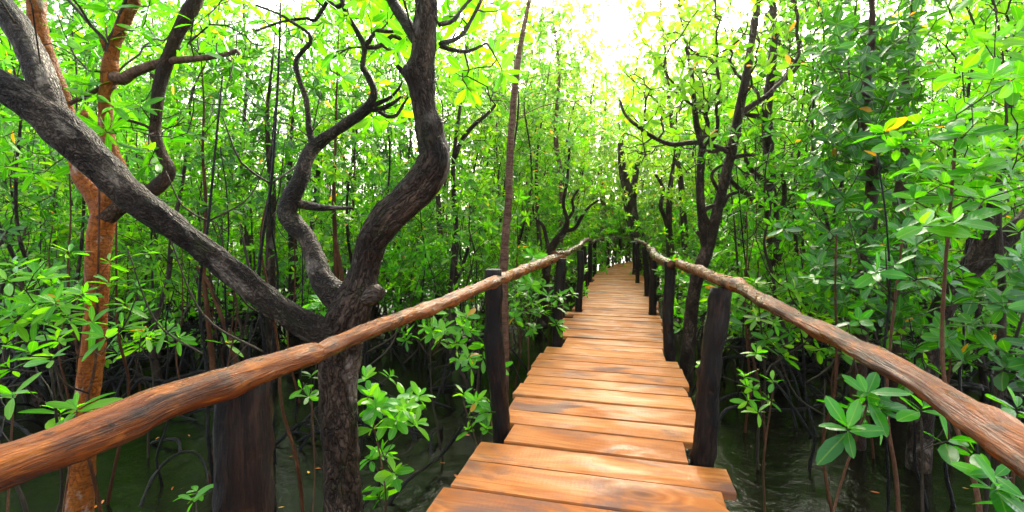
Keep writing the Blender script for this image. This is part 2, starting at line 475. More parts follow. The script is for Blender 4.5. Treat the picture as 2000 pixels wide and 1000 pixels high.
def plank_mat():
    m, nt, out = new_mat('wet orange plank')
    tc = N(nt, 'TexCoord'); oi = N(nt, 'ObjectInfo')
    mp = N(nt, 'Mapping'); mp.inputs['Scale'].default_value = (.10, 1, 1)
    nt.links.new(tc.outputs['Object'], mp.inputs[0])
    off = N(nt, 'CombineXYZ')
    for k, q in ((0, 13.0), (1, 71.0), (2, 29.0)): nt.links.new(math_(nt, 'MULTIPLY', oi.outputs['Random'], q), off.inputs[k])
    nt.links.new(off.outputs[0], mp.inputs['Location'])
    v = mp.outputs[0]
    mp2 = N(nt, 'Mapping'); mp2.inputs['Scale'].default_value = (.45, 1, 1)
    nt.links.new(tc.outputs['Object'], mp2.inputs[0]); nt.links.new(off.outputs[0], mp2.inputs['Location'])
    v2 = mp2.outputs[0]
    # growth-ring figure: warped bands bending round knots
    kn = N(nt, 'TexVoronoi', Scale=2.6, Randomness=1.0); kn.feature = 'F1'
    nt.links.new(v2, kn.inputs['Vector'])
    kd = kn.outputs['Distance']
    warp = noise_tex(nt, v, 5, 4, .5, .6)
    fig = math_(nt, 'ADD', math_(nt, 'MULTIPLY', warp, 7.0), math_(nt, 'MULTIPLY', ramp(nt, kd, [(0, (1, 1, 1)), (.3, (0, 0, 0))]), 2.5))
    rings = math_(nt, 'PINGPONG', math_(nt, 'MULTIPLY', fig, 2.2), 1.0)
    grain = noise_tex(nt, v, 95, 5, .7, .2)
    c = ramp(nt, rings, [(0, (.30, .105, .022)), (.6, (.385, .146, .036)), (1, (.44, .19, .056))])
    c = mixc(nt, math_(nt, 'MULTIPLY', grain, .5), c, mixc(nt, .6, c, (.11, .032, .008)))
    tone = ramp(nt, oi.outputs['Random'], [(0, (.78, .68, .6)), (.4, (1.02, .98, .95)), (.7, (.95, .9, .95)), (1, (1.18, 1.2, 1.3))])
    c = mixc(nt, 1.0, c, tone, 'MULTIPLY')
    knot = ramp(nt, kd, [(.02, (1, 1, 1)), (.07, (.6, .6, .6)), (.14, (0, 0, 0))])
    c = mixc(nt, math_(nt, 'MULTIPLY', knot, .8), c, (.045, .016, .008))
    st = noise_tex(nt, v2, 3.4, 6, .6, .5)
    c = mixc(nt, math_(nt, 'MULTIPLY', ramp(nt, st, [(.53, (0, 0, 0)), (.64, (1, 1, 1))]), .8), c, (.085, .05, .042))
    pale = noise_tex(nt, v2, 2.3, 5, .55, .3)
    c = mixc(nt, math_(nt, 'MULTIPLY', ramp(nt, pale, [(.5, (0, 0, 0)), (.75, (1, 1, 1))]), .22), c, (.44, .22, .085))
    # saw marks and worn dirt toward nothing in particular
    saw = N(nt, 'TexWave', Scale=13.0, Distortion=3.0); saw.bands_direction = 'X'
    nt.links.new(tc.outputs['Object'], saw.inputs['Vector'])
    wet = noise_tex(nt, v2, 4.2, 5, .6, .6)
    ro = ramp(nt, wet, [(.36, (.32, .32, .32)), (.58, (.75, .75, .75))])
    h = math_(nt, 'ADD', math_(nt, 'MULTIPLY', grain, .6), math_(nt, 'ADD', math_(nt, 'MULTIPLY', saw.outputs['Fac'], .12), math_(nt, 'MULTIPLY', wet, .35)))
    principled(nt, out, c, ro, bump(nt, h, .5, .004), .09)
    return m


M['plank'] = plank_mat()
M['beam'] = log_mat('dark bearer', (.05, .02, .01), (.11, .045, .018), (.17, .08, .035), (.02, .014, .01), .5)

# water: dark swamp water, gently rippled
m, nt, out = new_mat('dark swamp water')
tc = N(nt, 'TexCoord')
n1 = noise_tex(nt, tc.outputs['Object'], 2.2, 3, .55, .8)
n2 = noise_tex(nt, tc.outputs['Object'], 11, 4, .6, 1.2)
mud = noise_tex(nt, tc.outputs['Object'], .8, 6, .6)
c = ramp(nt, mud, [(.35, (.0015, .002, .001)), (.65, (.006, .0055, .003))])
principled(nt, out, c, .015, bump(nt, math_(nt, 'ADD', n1, math_(nt, 'ADD', math_(nt, 'MULTIPLY', n2, .35), math_(nt, 'MULTIPLY', noise_tex(nt, tc.outputs['Object'], 34, 3, .5, .5), .1))), .28, .05), .26)
M['water'] = m
m, nt, out = new_mat('wet mud')
tc = N(nt, 'TexCoord')
n1 = noise_tex(nt, tc.outputs['Object'], 3, 8, .65)
principled(nt, out, ramp(nt, n1, [(.3, (.004, .0035, .003)), (.7, (.014, .011, .008))]), .35, bump(nt, n1, .8, .06))
M['mud'] = m
m, nt, out = new_mat('fallen leaf')
oi = N(nt, 'ObjectInfo')
principled(nt, out, ramp(nt, oi.outputs['Random'], [(0, (.30, .06, .01)), (.5, (.48, .15, .015)), (1, (.55, .30, .03))]), .35)
M['fallen'] = m

# ---------------------------------------------------------------- setting: mud, water
def sheet(name, x0, x1, y0, y1, z, mat, nx=2, amp=0, hole=None):
    xs, ys = np.linspace(x0, x1, nx), np.linspace(y0, y1, nx)
    X, Y = np.meshgrid(xs, ys)
    Z = np.full_like(X, z)
    if amp:
        for i in range(nx):
            for j in range(nx):
                Z[i, j] += amp * mnoise.fractal(Vector((X[i, j] * .35, Y[i, j] * .35, 3.0)), 1.0, 2.0, 4)
    v = np.stack([X, Y, Z], -1).reshape(-1, 3)
    i, j = np.meshgrid(np.arange(nx - 1), np.arange(nx - 1), indexing='ij')
    a = i * nx + j
    mb = MB(); mb.add(v, None, np.stack([a, a + 1, a + nx + 1, a + nx], -1).reshape(-1, 4))
    return props(mb.build(name, mat), kind='structure')


sheet('water', -150, 150, -40, 260, WATER, M['water'])
# mud banks break the surface between the roots, mostly further off
def mud_bank():
    nx = 150
    xs, ys = np.linspace(-45, 45, nx), np.linspace(1.0, 60, nx)
    X, Y = np.meshgrid(xs, ys); Z = np.zeros_like(X)
    for i in range(nx):
        for j in range(nx):
            f = mnoise.fractal(Vector((X[i, j] * .3, Y[i, j] * .3, 9.0)), 1.0, 2.0, 5)
            Z[i, j] = WATER - .24 + .2 * f - .1 * max(0, 7.5 - Y[i, j]) + .012 * min(max(Y[i, j] - 6, 0), 14)
    v = np.stack([X, Y, Z], -1).reshape(-1, 3)
    i, j = np.meshgrid(np.arange(nx - 1), np.arange(nx - 1), indexing='ij'); a = i * nx + j
    mb = MB(); mb.add(v, None, np.stack([a, a + 1, a + nx + 1, a + nx], -1).reshape(-1, 4))
    props(mb.build('mud', M['mud']), kind='structure')


mud_bank()

# ---------------------------------------------------------------- boardwalk
PATH = np.array([(-.35, -.6), (.05, 1.0), (.3, 2.0), (.8, 4.0), (1.3, 6.0), (1.8, 8.0), (2.3, 10.0), (2.8, 12.0), (3.25, 14.0), (3.85, 16.0), (4.85, 18.0), (6.3, 19.8), (8.2, 21.2), (10.6, 22.2), (13, 22.8)])
PS = spline(np.column_stack([PATH, np.zeros(len(PATH))]), .02)
PL = np.concatenate([[0], np.cumsum(np.linalg.norm(np.diff(PS, axis=0), axis=1))])


def path_at(s):
    i = int(np.clip(np.searchsorted(PL, s), 1, len(PL) - 2))
    t = PS[i + 1] - PS[i - 1]; t /= np.linalg.norm(t)
    return PS[i], t


def path_dist(x, y):
    return np.min(np.hypot(PS[::8, 0] - x, PS[::8, 1] - y))


board = empty('boardwalk', (0, 0, 0), 'wet orange plank boardwalk running away over the dark swamp water', 'boardwalk')


def plank(s, w, l0, l1, first, rag=0.0):
    """one board: its own mesh, slightly bowed, worn at the edges; l0/l1 = reach to left and right"""
    p, t = path_at(s)
    nx, ny = 36, 5
    xs = np.linspace(-l0, l1, nx); th = .042
    sd = R.uniform(0, 90)
    prof = np.array([(-.5, -th), (-.5, -.008), (-.485, 0), (-.17, .001), (.17, .001), (.485, 0), (.5, -.008), (.5, -th)])
    k = len(prof)
    V = np.zeros((nx, k, 3))
    for i, x in enumerate(xs):
        e = .005 * mnoise.noise(Vector((x * 3, sd, 0)))
        e2 = .005 * mnoise.noise(Vector((x * 3, sd, 7)))
        z = .003 * mnoise.noise(Vector((x * 1.3, sd, 3)))
        for j, (a, b) in enumerate(prof):
            V[i, j] = (x, a * w + (e if a < 0 else e2), b + z)
    for end in (0, -1):
        for j in range(k):
            V[end, j, 0] += .008 * mnoise.noise(Vector((j * 1.7, sd, end * 3.0)))
    if rag:                                          # splintered right end
        for q in range(1, 5):
            for j in range(k):
                d = rag * abs(mnoise.noise(Vector((prof[j][0] * 9 + sd, .3, sd)))) * (1.6 if prof[j][0] > -.1 else .5)
                V[-q, j, 0] -= d * (5 - q) / 4
    mb = MB()
    i, j = np.meshgrid(np.arange(nx - 1), np.arange(k), indexing='ij')
    a = i * k + j; b = i * k + (j + 1) % k
    f4 = np.stack([a, a + k, b + k, b], -1).reshape(-1, 4)
    ends = [[0, q, q + 1] for q in range(1, k - 1)] + [[(nx - 1) * k, (nx - 1) * k + q + 1, (nx - 1) * k + q] for q in range(1, k - 1)]
    mb.add(V.reshape(-1, 3), ends, f4)
    o = mb.build('plank', M['plank'], None, (0, 0, 0), smooth=False)
    o.parent = board
    o.location = (p[0], p[1], R.normal(0, .0025))
    ang = math.atan2(-t[0], t[1])
    o.rotation_euler = (R.normal(0, .004), R.normal(0, .003), ang + R.normal(0, .006))
    return o


posts_left = [(-.628, 1.065, .060, .0), (-.085, 3.05, .060, -.035), (.545, 5.45, .062, .03), (1.10, 7.6, .058, .02), (1.52, 9.66, .062, 0), (2.02, 11.9, .058, 0), (2.56, 14.3, .06, 0), (3.40, 16.3, .055, 0), (4.30, 18.35, .055, 0), (5.7, 20.2, .055, 0)]
posts_right = [(.60, .35, .06, 0), (1.09, 2.67, .060, .125), (1.69, 4.93, .056, -.01), (2.24, 7.33, .058, -.02), (2.74, 9.35, .06, -.03), (3.17, 11.6, .056, -.02), (3.66, 13.8, .056, 0), (4.55, 16.0, .055, 0), (5.5, 17.4, .055, 0), (6.9, 18.9, .055, 0), (8.6, 20.1, .055, 0)]
s = .25; cnt = 0
while s < PL[-1] - .3 and cnt < 100:
    w = R.uniform(.20, .275) if s < 12 else R.uniform(.2, .26)
    p, t = path_at(s + w / 2)
    l0, l1 = .70 + R.normal(0, .035), .70 + R.normal(0, .035)
    for side, pp in ((0, posts_left), (1, posts_right)):
        for (x, y, r, lean) in pp:
            along = (x - p[0]) * t[0] + (y - p[1]) * t[1]
            lat = abs((x - p[0]) * t[1] - (y - p[1]) * t[0])
            if abs(along) < w / 2 + r * .7:
                if side == 0: l0 = min(l0, lat - r - .012)
                else: l1 = min(l1, lat - r - .012)
    plank(s + w / 2, w, l0, l1, cnt == 0, .10 if 2.0 < p[1] < 2.5 else (.03 if R.random() < .15 else 0))
    s += w + R.uniform(.016, .026); cnt += 1
for off in (-.45, .45):                               # bearers under the boards
    pts = []
    for q in np.arange(.1, PL[-1] - .2, .5):
        p, t = path_at(q); pts.append((p[0] + t[1] * off, p[1] - t[0] * off, -.105))
    mb = MB(); tube(mb, pts, np.full(len(pts), .055), 10, amp=.008, freq=5)
    mb.build('beam', M['beam'], board)


def railing(label, posts, side, logs, group):
    root = empty('railing', (posts[1][0], posts[1][1], 0), label, 'railing')
    for k, (x, y, r, lean) in enumerate(posts):
        near = y < 6
        top = 1.06 if (side == 0 and k == 1) else 0.972 if k == 0 else .985
        z = np.linspace(WATER - .5, top, 60 if near else 24)
        n = len(z)
        lx = lean * (z / top) * 1.0
        wob = .012 * np.sin(z * 3.1 + k * 2) + .006 * np.sin(z * 7.3 + k)
        pts = np.column_stack([x + lx + wob, y + .01 * np.sin(z * 2.7 + k * 3), z])
        rad = r * (1.08 - .1 * (z - z[0]) / (z[-1] - z[0]))
        pts = np.vstack([pts, pts[-1] + [0, 0, .003], pts[-1] + [0, 0, .004]]); rad = np.concatenate([rad, [rad[-1] * .94, rad[-1] * .5]])   # sawn flat top
        kn = [(R.uniform(.7, 2.2), R.uniform(0, 6.28), R.uniform(.008, .02), R.uniform(.015, .03)) for _ in range(9 if side and k == 1 else 5)]
        mb = MB(); tube(mb, pts, rad, 28 if near else 12, amp=.011, freq=8, ridge=.005 if near else 0, seed=k * 3.7 + side * 50, knots=kn)
        mb.build('post', M['post'], root)
    for k, (pts, mt) in enumerate(logs):
        near = pts[0][1] < 4
        c = spline(np.array(pts), .02 if near else .06)
        n = len(c)
        c[:, :3] += (0.15 if near and side == 0 else 1) * np.column_stack([.004 * np.sin(np.arange(n) * .13 * (1 if near else 3) + k * 2), np.zeros(n), 0.004 * np.sin(np.arange(n) * .09 * (1 if near else 3) + k)])
        L = n * (.02 if near else .06)
        kn = [(R.uniform(0, L), R.uniform(0, 6.28), R.uniform(.003, .012), R.uniform(.012, .05)) for _ in range(int(4 * max(1, L)))]
        mb = MB(); tube(mb, c[:, :3], c[:, 3], 36 if near else 14, amp=.007, freq=10, ridge=.0015 if near else 0, seed=11.3 * k + side * 7, knots=kn)
        mb.build('handrail', M[mt], root)
    return root


def rl(pxs):
    """points on the left rail line from photo columns: x = -.85 + .25 y"""
    o = []
    for px, py, wpx in pxs:
        Y = .85 / (.25 - (px - HX) / F)
        q = P(px, py, Y); o.append((*q, wpx / F * Y * .46))
    return o


def rr_(pxs):
    o = []
    for px, py, wpx in pxs:
        Y = .56 / ((px - HX) / F - .25)
        q = P(px, py, Y); o.append((*q, wpx / F * Y * .46))
    return o


left_logs = [
    ([(-1.02, -.7, 1.02, .04)] + rl([(-350, 1043, 140), (-160, 975, 112), (0, 914, 92), (150, 860, 88), (262, 816, 86), (292, 800, 80), (400, 760, 68), (500, 726, 58), (560, 706, 52), (616, 689, 42)]), 'rail'),
    (rl([(606, 694, 34), (640, 680, 35), (720, 646, 34), (800, 614, 32), (850, 598, 29), (960, 552, 23), (1040, 521, 20), (1100, 498, 18)]), 'rail'),
    ([(.50, 5.4, 1.035, .042), (.75, 6.3, 1.01, .042), (.98, 7.1, 1.05, .044), (1.18, 7.85, 1.07, .043)], 'rail_old'),
    ([(1.10, 7.65, 1.05, .045), (1.5, 9.6, 1.1, .043), (1.75, 10.8, 1.10, .04), (2.05, 12.0, 1.07, .04)], 'rail_old'),
    ([(2.0, 11.85, 1.05, .045), (2.3, 13.2, .98, .042), (2.6, 14.4, 1.0, .042), (3.0, 15.4, 1.03, .04), (3.45, 16.4, 1.02, .036)], 'rail_old'),
    ([(3.4, 16.25, 1.03, .036), (3.9, 17.4, 1.05, .034), (4.35, 18.4, 1.03, .034), (5.7, 20.2, 1.02, .034)], 'rail_old'),
    ([(5.6, 20.1, 1.03, .036), (7.4, 21.6, 1.04, .034), (10.5, 23.0, 1.03, .034)], 'rail_old')]
right_logs = [
    ([(.36, -.8, 1.02, .05)] + rr_([(2500, 1180, 200), (2250, 1030, 150), (2000, 884, 98), (1900, 818, 74), (1800, 752, 56), (1700, 696, 46), (1600, 645, 36), (1500, 590, 29), (1430, 556, 26), (1380, 535, 22), (1325, 515, 19)]), 'rail_dark'),
    ([(1.78, 5.25, .95, .040), (1.68, 4.85, .955, .046), (1.85, 5.9, .98, .05), (2.02, 6.6, .99, .05), (2.24, 7.3, 1.00, .047), (2.42, 8.1, .985, .045), (2.78, 9.4, 1.0, .042)][1:], 'rail_old'),
    ([(2.7, 9.25, 1.02, .045), (3.0, 10.5, 1.03, .043), (3.2, 11.7, 1.05, .042), (3.7, 13.9, 1.06, .04)], 'rail_old'),
    ([(3.62, 13.7, 1.05, .042), (4.1, 15.0, 1.03, .04), (4.55, 16.0, 1.02, .038), (5.5, 17.45, 1.03, .036)], 'rail_old'),
    ([(5.4, 17.3, 1.05, .04), (6.9, 18.95, 1.03, .036), (8.6, 20.1, 1.03, .036), (11, 21.0, 1.03, .036)], 'rail_old')]
railing('rough pole railing along the left edge of the boardwalk, its near log orange and glossy', posts_left, 0, left_logs, None)
railing('rough pole railing along the right edge of the boardwalk, its near log dark and knotty', posts_right, 1, right_logs, None)

# ---------------------------------------------------------------- hero trees
def limb(rows, Y=None, step=.018, k=1.0):
    """rows: (px, py, width_px[, Y])"""
    pts = []
    for q in rows:
        y = q[3] if len(q) > 3 else Y
        pts.append((*P(q[0], q[1], y), q[2] / F * y * .5 * k))
    return spline(np.array(pts), step)


def part_limb(name, c, mat, root, sides=40, amp=.008, freq=7, ridge=.004, seed=0., knots=()):
    mb = MB(); tube(mb, c[:, :3], c[:, 3], sides, amp=amp, freq=freq, ridge=ridge, seed=seed, knots=knots)
    return mb.build(name, mat, root)


def crown(root, sk, tips, dirs, rng, leafm, twigm, L, hi=True, n=(6, 9), W=.4, name='crown', up=.5, tilt=(35, 95), sides=5, tipr=.0028, bare=None):
    mb = MB()
    if bare is not None:                                # leafless crooked twigs among the foliage
        sk.grow(bare, rng, .5, .2, step=.07, tropism=.9)
    sk.radii(tipr); sk.twigs(mb, 0, sides=sides)
    ax = dirs + np.array([0, 0, up]) + rng.normal(0, .18, dirs.shape)
    leaves(mb, tips, ax, rng, L=L, n=n, hi=hi, W=W, tilt=tilt)
    return mb.build(name, [twigm, leafm], root)


def box_tips(rng, n, x0, x1, y0, y1, Y0, Y1):
    """cluster points in the wedge of space seen between two photo columns/rows and two distances"""
    return np.array([P(rng.uniform(x0, x1), rng.uniform(y0, y1), rng.uniform(Y0, Y1)) for _ in range(n)])


# 1. forked old tree left of the boardwalk
rng = np.random.default_rng(21)
TY = 2.2
big = empty('mangrove_tree', (*P(672, 450, TY)[:2], WATER), 'old dark-barked tree forking into three thick limbs beside the left railing', 'tree')
trunk = limb([(676, 1420, 110), (674, 1200, 92), (670, 1010, 84), (666, 900, 82), (660, 780, 86), (662, 710, 92), (668, 655, 100), (688, 595, 92), (703, 555, 76), (714, 515, 66), (727, 470, 70), (757, 427, 78), (797, 390, 80), (830, 350, 82), (848, 312, 78), (843, 270, 64), (831, 215, 55), (822, 155, 63), (826, 110, 58), (830, 60, 52), (832, 0, 50), (836, -120, 46), (850, -300, 38), (840, -480, 28)], TY, k=.83)
part_limb('trunk', trunk, M['bark_dark'], big, 56, .010, 7, .006, 1., knots=[(2.12, 3.9, .03, .05), (2.75, .5, .03, .05), (3.25, 2.2, .03, .04), (3.0, 4.2, .02, .04)])
l1 = limb([(690, 640, 60, 2.2), (648, 652, 84, 2.17), (600, 636, 76, 2.15), (545, 600, 66, 2.12), (500, 568, 62, 2.1), (430, 512, 64, 2.05), (350, 450, 68, 2.0), (290, 408, 74, 1.96), (240, 365, 82, 1.93), (190, 315, 90, 1.9), (130, 258, 98, 1.87), (85, 218, 92, 1.85), (20, 178, 82, 1.82), (-60, 130, 74, 1.8), (-200, 30, 60, 1.75), (-330, -120, 50, 1.75)], k=.71)
part_limb('limb', l1, M['bark_grey'], big, 52, .008, 7, .006, 5.)
l2 = limb([(125, 262, 56, 1.87), (92, 205, 72, 1.87), (86, 165, 62, 1.88), (72, 125, 58, 1.9), (52, 82, 56, 1.92), (25, 40, 54, 1.94), (-15, -10, 50, 1.96), (-90, -90, 42, 2.0)], k=.8)
part_limb('limb', l2, M['bark_grey'], big, 40, .008, 7, .005, 9.)
l3 = limb([(690, 600, 50, 2.22), (660, 580, 64, 2.24), (632, 550, 54, 2.26), (617, 510, 45, 2.3), (600, 466, 42, 2.34), (577, 440, 44, 2.36), (561, 415, 42, 2.38), (570, 383, 40, 2.4), (588, 347, 35, 2.42), (596, 315, 31, 2.45), (612, 288, 29, 2.5), (645, 262, 27, 2.55), (678, 240, 25, 2.6), (716, 213, 21, 2.65), (731, 182, 16, 2.65), (722, 155, 14, 2.65), (709, 128, 13, 2.65), (712, 95, 12, 2.65), (700, 68, 11, 2.66), (680, 32, 10, 2.66), (669, 6, 9, 2.66), (660, -60, 8, 2.7), (690, -160, 6, 2.7)], k=.86)
part_limb('limb', l3, M['bark_grey'], big, 32, .006, 9, .003, 13.)
l4 = limb([(830, 100, 20, 2.2), (808, 68, 26, 2.22), (790, 40, 23, 2.25), (772, 12, 22, 2.28), (755, -30, 20, 2.3), (720, -130, 16, 2.35)])
part_limb('limb', l4, M['bark_grey'], big, 24, .004, 9, .002, 17.)
br = [
    [(612, 285, 14, 2.5), (606, 262, 13, 2.5), (603, 240, 11, 2.5), (598, 196, 10, 2.5), (583, 150, 10, 2.5), (578, 120, 9, 2.5), (590, 101, 9, 2.5), (606, 84, 8, 2.5), (603, 66, 7, 2.5), (568, 42, 6, 2.5), (545, 28, 5, 2.5), (500, 10, 4, 2.5)],
    [(585, 398, 18, 2.42), (606, 402, 17, 2.36), (630, 406, 13, 2.32), (690, 407, 5, 2.28)],
    [(712, 92, 9, 2.65), (722, 78, 9, 2.65), (737, 60, 8, 2.65), (758, 62, 7, 2.65), (782, 57, 5, 2.65), (800, 40, 4, 2.7)],
    [(716, 93, 8, 2.65), (735, 92, 9, 2.65), (752, 84, 9, 2.65), (766, 70, 8, 2.65), (780, 76, 6, 2.65), (800, 77, 4, 2.7)],
    [(720, 212, 9, 2.65), (742, 200, 9, 2.65), (760, 192, 8, 2.65), (778, 174, 5, 2.65), (785, 160, 3, 2.65)],
    [(716, 216, 9, 2.65), (740, 213, 9, 2.65), (765, 203, 8, 2.65), (785, 188, 5, 2.65)],
    [(740, 218, 7, 2.65), (757, 228, 8, 2.65), (775, 225, 7, 2.65), (785, 208, 6, 2.65), (797, 190, 4, 2.65)],
    [(670, 8, 8, 2.66), (655, 14, 9, 2.66), (640, 4, 8, 2.66), (615, 40, 7, 2.66), (600, 36, 6, 2.66), (550, 43, 5, 2.66), (500, 60, 4, 2.7)],
    [(810, 160, 12, 2.2), (796, 150, 14, 2.19), (785, 138, 11, 2.18), (775, 128, 8, 2.17)],
    [(860, 86, 10, 2.25), (900, 70, 8, 2.35), (925, 30, 7, 2.45), (950, -20, 5, 2.5)],
    [(862, 90, 10, 2.25), (885, 98, 8, 2.3), (915, 100, 7, 2.35), (950, 85, 5, 2.4)],
    [(858, 48, 10, 2.2), (885, 40, 8, 2.25), (905, 15, 6, 2.3), (940, -30, 5, 2.4)],
    [(744, 575, 26, 2.12), (736, 572, 34, 2.13), (722, 577, 44, 2.16)][::-1],
]
tips_all = []
sk = Skel()
def chain_from(sk, c, every=4, par=-1):
    return sk.chain(c[::every], par)
for c in (trunk, l1, l2, l3, l4): chain_from(sk, c)
for k, b in enumerate(br):
    c = limb(b, step=.02)
    part_limb('branch', c, M['bark_dark'] if k in (1, 8, 12) else M['bark_grey'], big, 12, .002, 14, .001, 20. + k)
    if k not in (1, 8, 12): chain_from(sk, c, 3)
# drop the lower trunk from the attach set: give it a long path length
for i in range(sk.n):
    if sk.p[i, 2] < 1.6: sk.len[i] += 3.0
tips = np.vstack([box_tips(rng, 26, 560, 800, -120, 150, 2.3, 3.1), box_tips(rng, 16, 600, 800, 20, 240, 2.7, 3.4), box_tips(rng, 26, 860, 985, -80, 190, 2.4, 3.2), box_tips(rng, 36, 350, 760, -420, -60, 1.6, 3.2),
                  box_tips(rng, 26, 700, 1050, -420, -90, 1.9, 3.2), box_tips(rng, 30, -300, 300, -380, -60, 1.6, 3.0)])
d = sk.grow(tips, rng, .2)
crown(big, sk, tips, d, rng, M['leaf_fresh'], M['twig'], .125, up=.1, W=.36, bare=np.vstack([box_tips(rng, 26, 480, 800, -20, 280, 2.3, 3.0), box_tips(rng, 14, 860, 1000, -20, 260, 2.3, 3.0)]))

# 2. red-barked tree at the left
rng = np.random.default_rng(22)
RY = 3.3
red = empty('mangrove_tree', (*P(155, 450, RY)[:2], WATER), 'slender rust-red tree with pale lichen patches at the far left, forking behind the sloping limb', 'tree')
t2 = limb([(150, 1180, 54), (155, 1010, 51), (161, 910, 49), (168, 800, 47), (180, 700, 45), (188, 600, 43), (193, 500, 46), (201, 430, 50), (222, 372, 44), (236, 345, 38), (218, 310, 37), (207, 262, 31), (205, 205, 28), (212, 160, 30), (214, 125, 30), (224, 85, 26), (240, 45, 26), (258, 2, 27), (280, -60, 24), (300, -200, 18), (290, -320, 10)], RY, .025, .84)
part_limb('trunk', t2, M['bark_red'], red, 36, .008, 6, .0025, 2., knots=[(4.9, 1.5, .02, .04), (3.9, 4.4, .02, .04), (4.4, 4.7, .015, .03), (3.2, 5.0, .012, .03)])
c2 = limb([(205, 425, 40), (248, 395, 24), (275, 384, 23), (302, 369, 27), (325, 347, 25), (331, 328, 21), (317, 303, 18), (303, 265, 20), (304, 230, 19), (311, 170, 23), (325, 122, 23), (345, 72, 24), (367, 30, 26), (388, -15, 26), (420, -120, 22), (440, -260, 12)], RY, .025)
part_limb('limb', c2, M['bark_brown'], red, 28, .007, 8, .002, 6.)
c3 = limb([(205, 425, 40), (180, 375, 32), (158, 345, 28), (148, 300, 26), (140, 255, 25), (118, 180, 26), (90, 110, 28), (74, 50, 29), (72, 0, 29), (74, -100, 26), (60, -260, 16)], RY, .025)
part_limb('limb', c3, M['bark_red'], red, 24, .006, 8, .002, 8.)
brs = [[(222, 150, 24), (240, 155, 22), (262, 141, 19), (320, 121, 16), (380, 115, 12), (440, 107, 9), (462, 99, 7), (470, 110, 4)],
       [(226, 172, 8), (205, 172, 10), (188, 176, 10), (160, 190, 9), (134, 204, 9), (126, 216, 9), (140, 240, 8)],
       [(145, 262, 14), (155, 245, 16), (164, 226, 14), (166, 216, 10)],
       [(212, 98, 16), (203, 80, 14), (196, 66, 10)],
       [(303, 258, 8), (285, 246, 6), (262, 238, 5), (238, 232, 4)],
       [(316, 160, 10), (304, 152, 10), (296, 146, 7)]]
sk = Skel()
for c in (t2, c2, c3): chain_from(sk, c, 3)
for k, b in enumerate(brs):
    c = limb(b, RY, .025)
    part_limb('branch', c, M['bark_pale'] if k in (0, 1) else M['bark_red'] if k in (2, 3) else M['bark_brown'], red, 14, .003, 12, .001, 30. + k)
    if k in (0, 1, 4): chain_from(sk, c, 3)
for i in range(sk.n):
    if sk.p[i, 2] < 1.7: sk.len[i] += 3.0
tips = np.vstack([box_tips(rng, 22, 60, 330, 120, 330, 3.1, 3.9), box_tips(rng, 30, 60, 520, -60, 120, 3.1, 4.2), box_tips(rng, 46, -100, 600, -420, -60, 2.6, 4.4), box_tips(rng, 26, -40, 200, 60, 340, 3.4, 4.4)])
d = sk.grow(tips, rng, .2)
crown(red, sk, tips, d, rng, M['leaf_fresh'], M['twig'], .16, W=.27, up=.25, tilt=(40, 105), tipr=.0036, bare=box_tips(rng, 40, 60, 560, -40, 260, 3.0, 4.0))

# 3. thin pale tree at centre, bare side branches
rng = np.random.default_rng(23)
CY = 4.3
thin = empty('mangrove_tree', (*P(985, 450, CY)[:2], WATER), 'thin straight pinkish tree with bare fanning twigs behind the second left post', 'tree')
t3 = limb([(983, 960, 24), (984, 830, 22), (986, 700, 21), (984, 560, 21), (986, 480, 20), (993, 400, 19), (995, 330, 18), (1000, 240, 17), (1008, 150, 15), (1015, 95, 13), (1027, 35, 11), (1040, -30, 9), (1060, -160, 6)], CY, .03, .8)
part_limb('trunk', t3, M['bark_pale'], thin, 20, .005, 9, .002, 3.)
sk = Skel(); chain_from(sk, t3, 2)
for i in range(sk.n):
    if sk.p[i, 2] < 1.2: sk.len[i] += 2
tips = np.vstack([box_tips(rng, 14, 1030, 1200, 60, 260, 3.9, 4.8), box_tips(rng, 10, 900, 985, 0, 240, 3.9, 4.8), box_tips(rng, 8, 1040, 1130, -60, 60, 3.9, 4.6)])
sk.grow(tips, rng, .1, .15, tropism=-.3)
mb = MB(); sk.radii(.003); sk.twigs(mb, 0, sides=5)
mb.build('branch', M['bark_pale'], thin)
tips2 = np.vstack([box_tips(rng, 26, 930, 1100, -330, -60, 3.6, 4.8), box_tips(rng, 12, 930, 1110, -60, 130, 4.2, 5.0)])
d = sk.grow(tips2, rng, .15)
mb = MB(); sk2 = sk; leaves(mb, tips2, d + [0, 0, .4], rng, L=.12, n=(5, 8)); mb.build('crown', [M['twig'], M['leaf_backlit']], thin)

# 4. twin-stemmed dark tree right of the boardwalk, wiry branches
rng = np.random.default_rng(24)
DY = 5.5
twin = empty('mangrove_tree', (*P(1338, 450, DY)[:2], WATER), 'leaning dark tree with two stems and many wiry curved branches right of the boardwalk', 'tree')
t4 = limb([(1330, 860, 40), (1336, 760, 36), (1345, 680, 32), (1352, 600, 29), (1362, 540, 29), (1378, 495, 30), (1388, 462, 26), (1404, 400, 24), (1418, 340, 23), (1431, 285, 22), (1446, 205, 20), (1460, 135, 18), (1471, 62, 16), (1480, 0, 15), (1486, -70, 13), (1495, -220, 8)], DY, .03, .85)
part_limb('trunk', t4, M['bark_dark'], twin, 24, .008, 7, .004, 4.)
s4 = limb([(1382, 500, 20), (1376, 470, 17), (1371, 430, 16), (1367, 360, 15), (1371, 300, 15), (1372, 285, 14), (1362, 250, 12), (1356, 205, 10), (1352, 150, 8), (1340, 90, 6)], DY, .03)
part_limb('limb', s4, M['bark_dark'], twin, 18, .005, 9, .002, 8.)
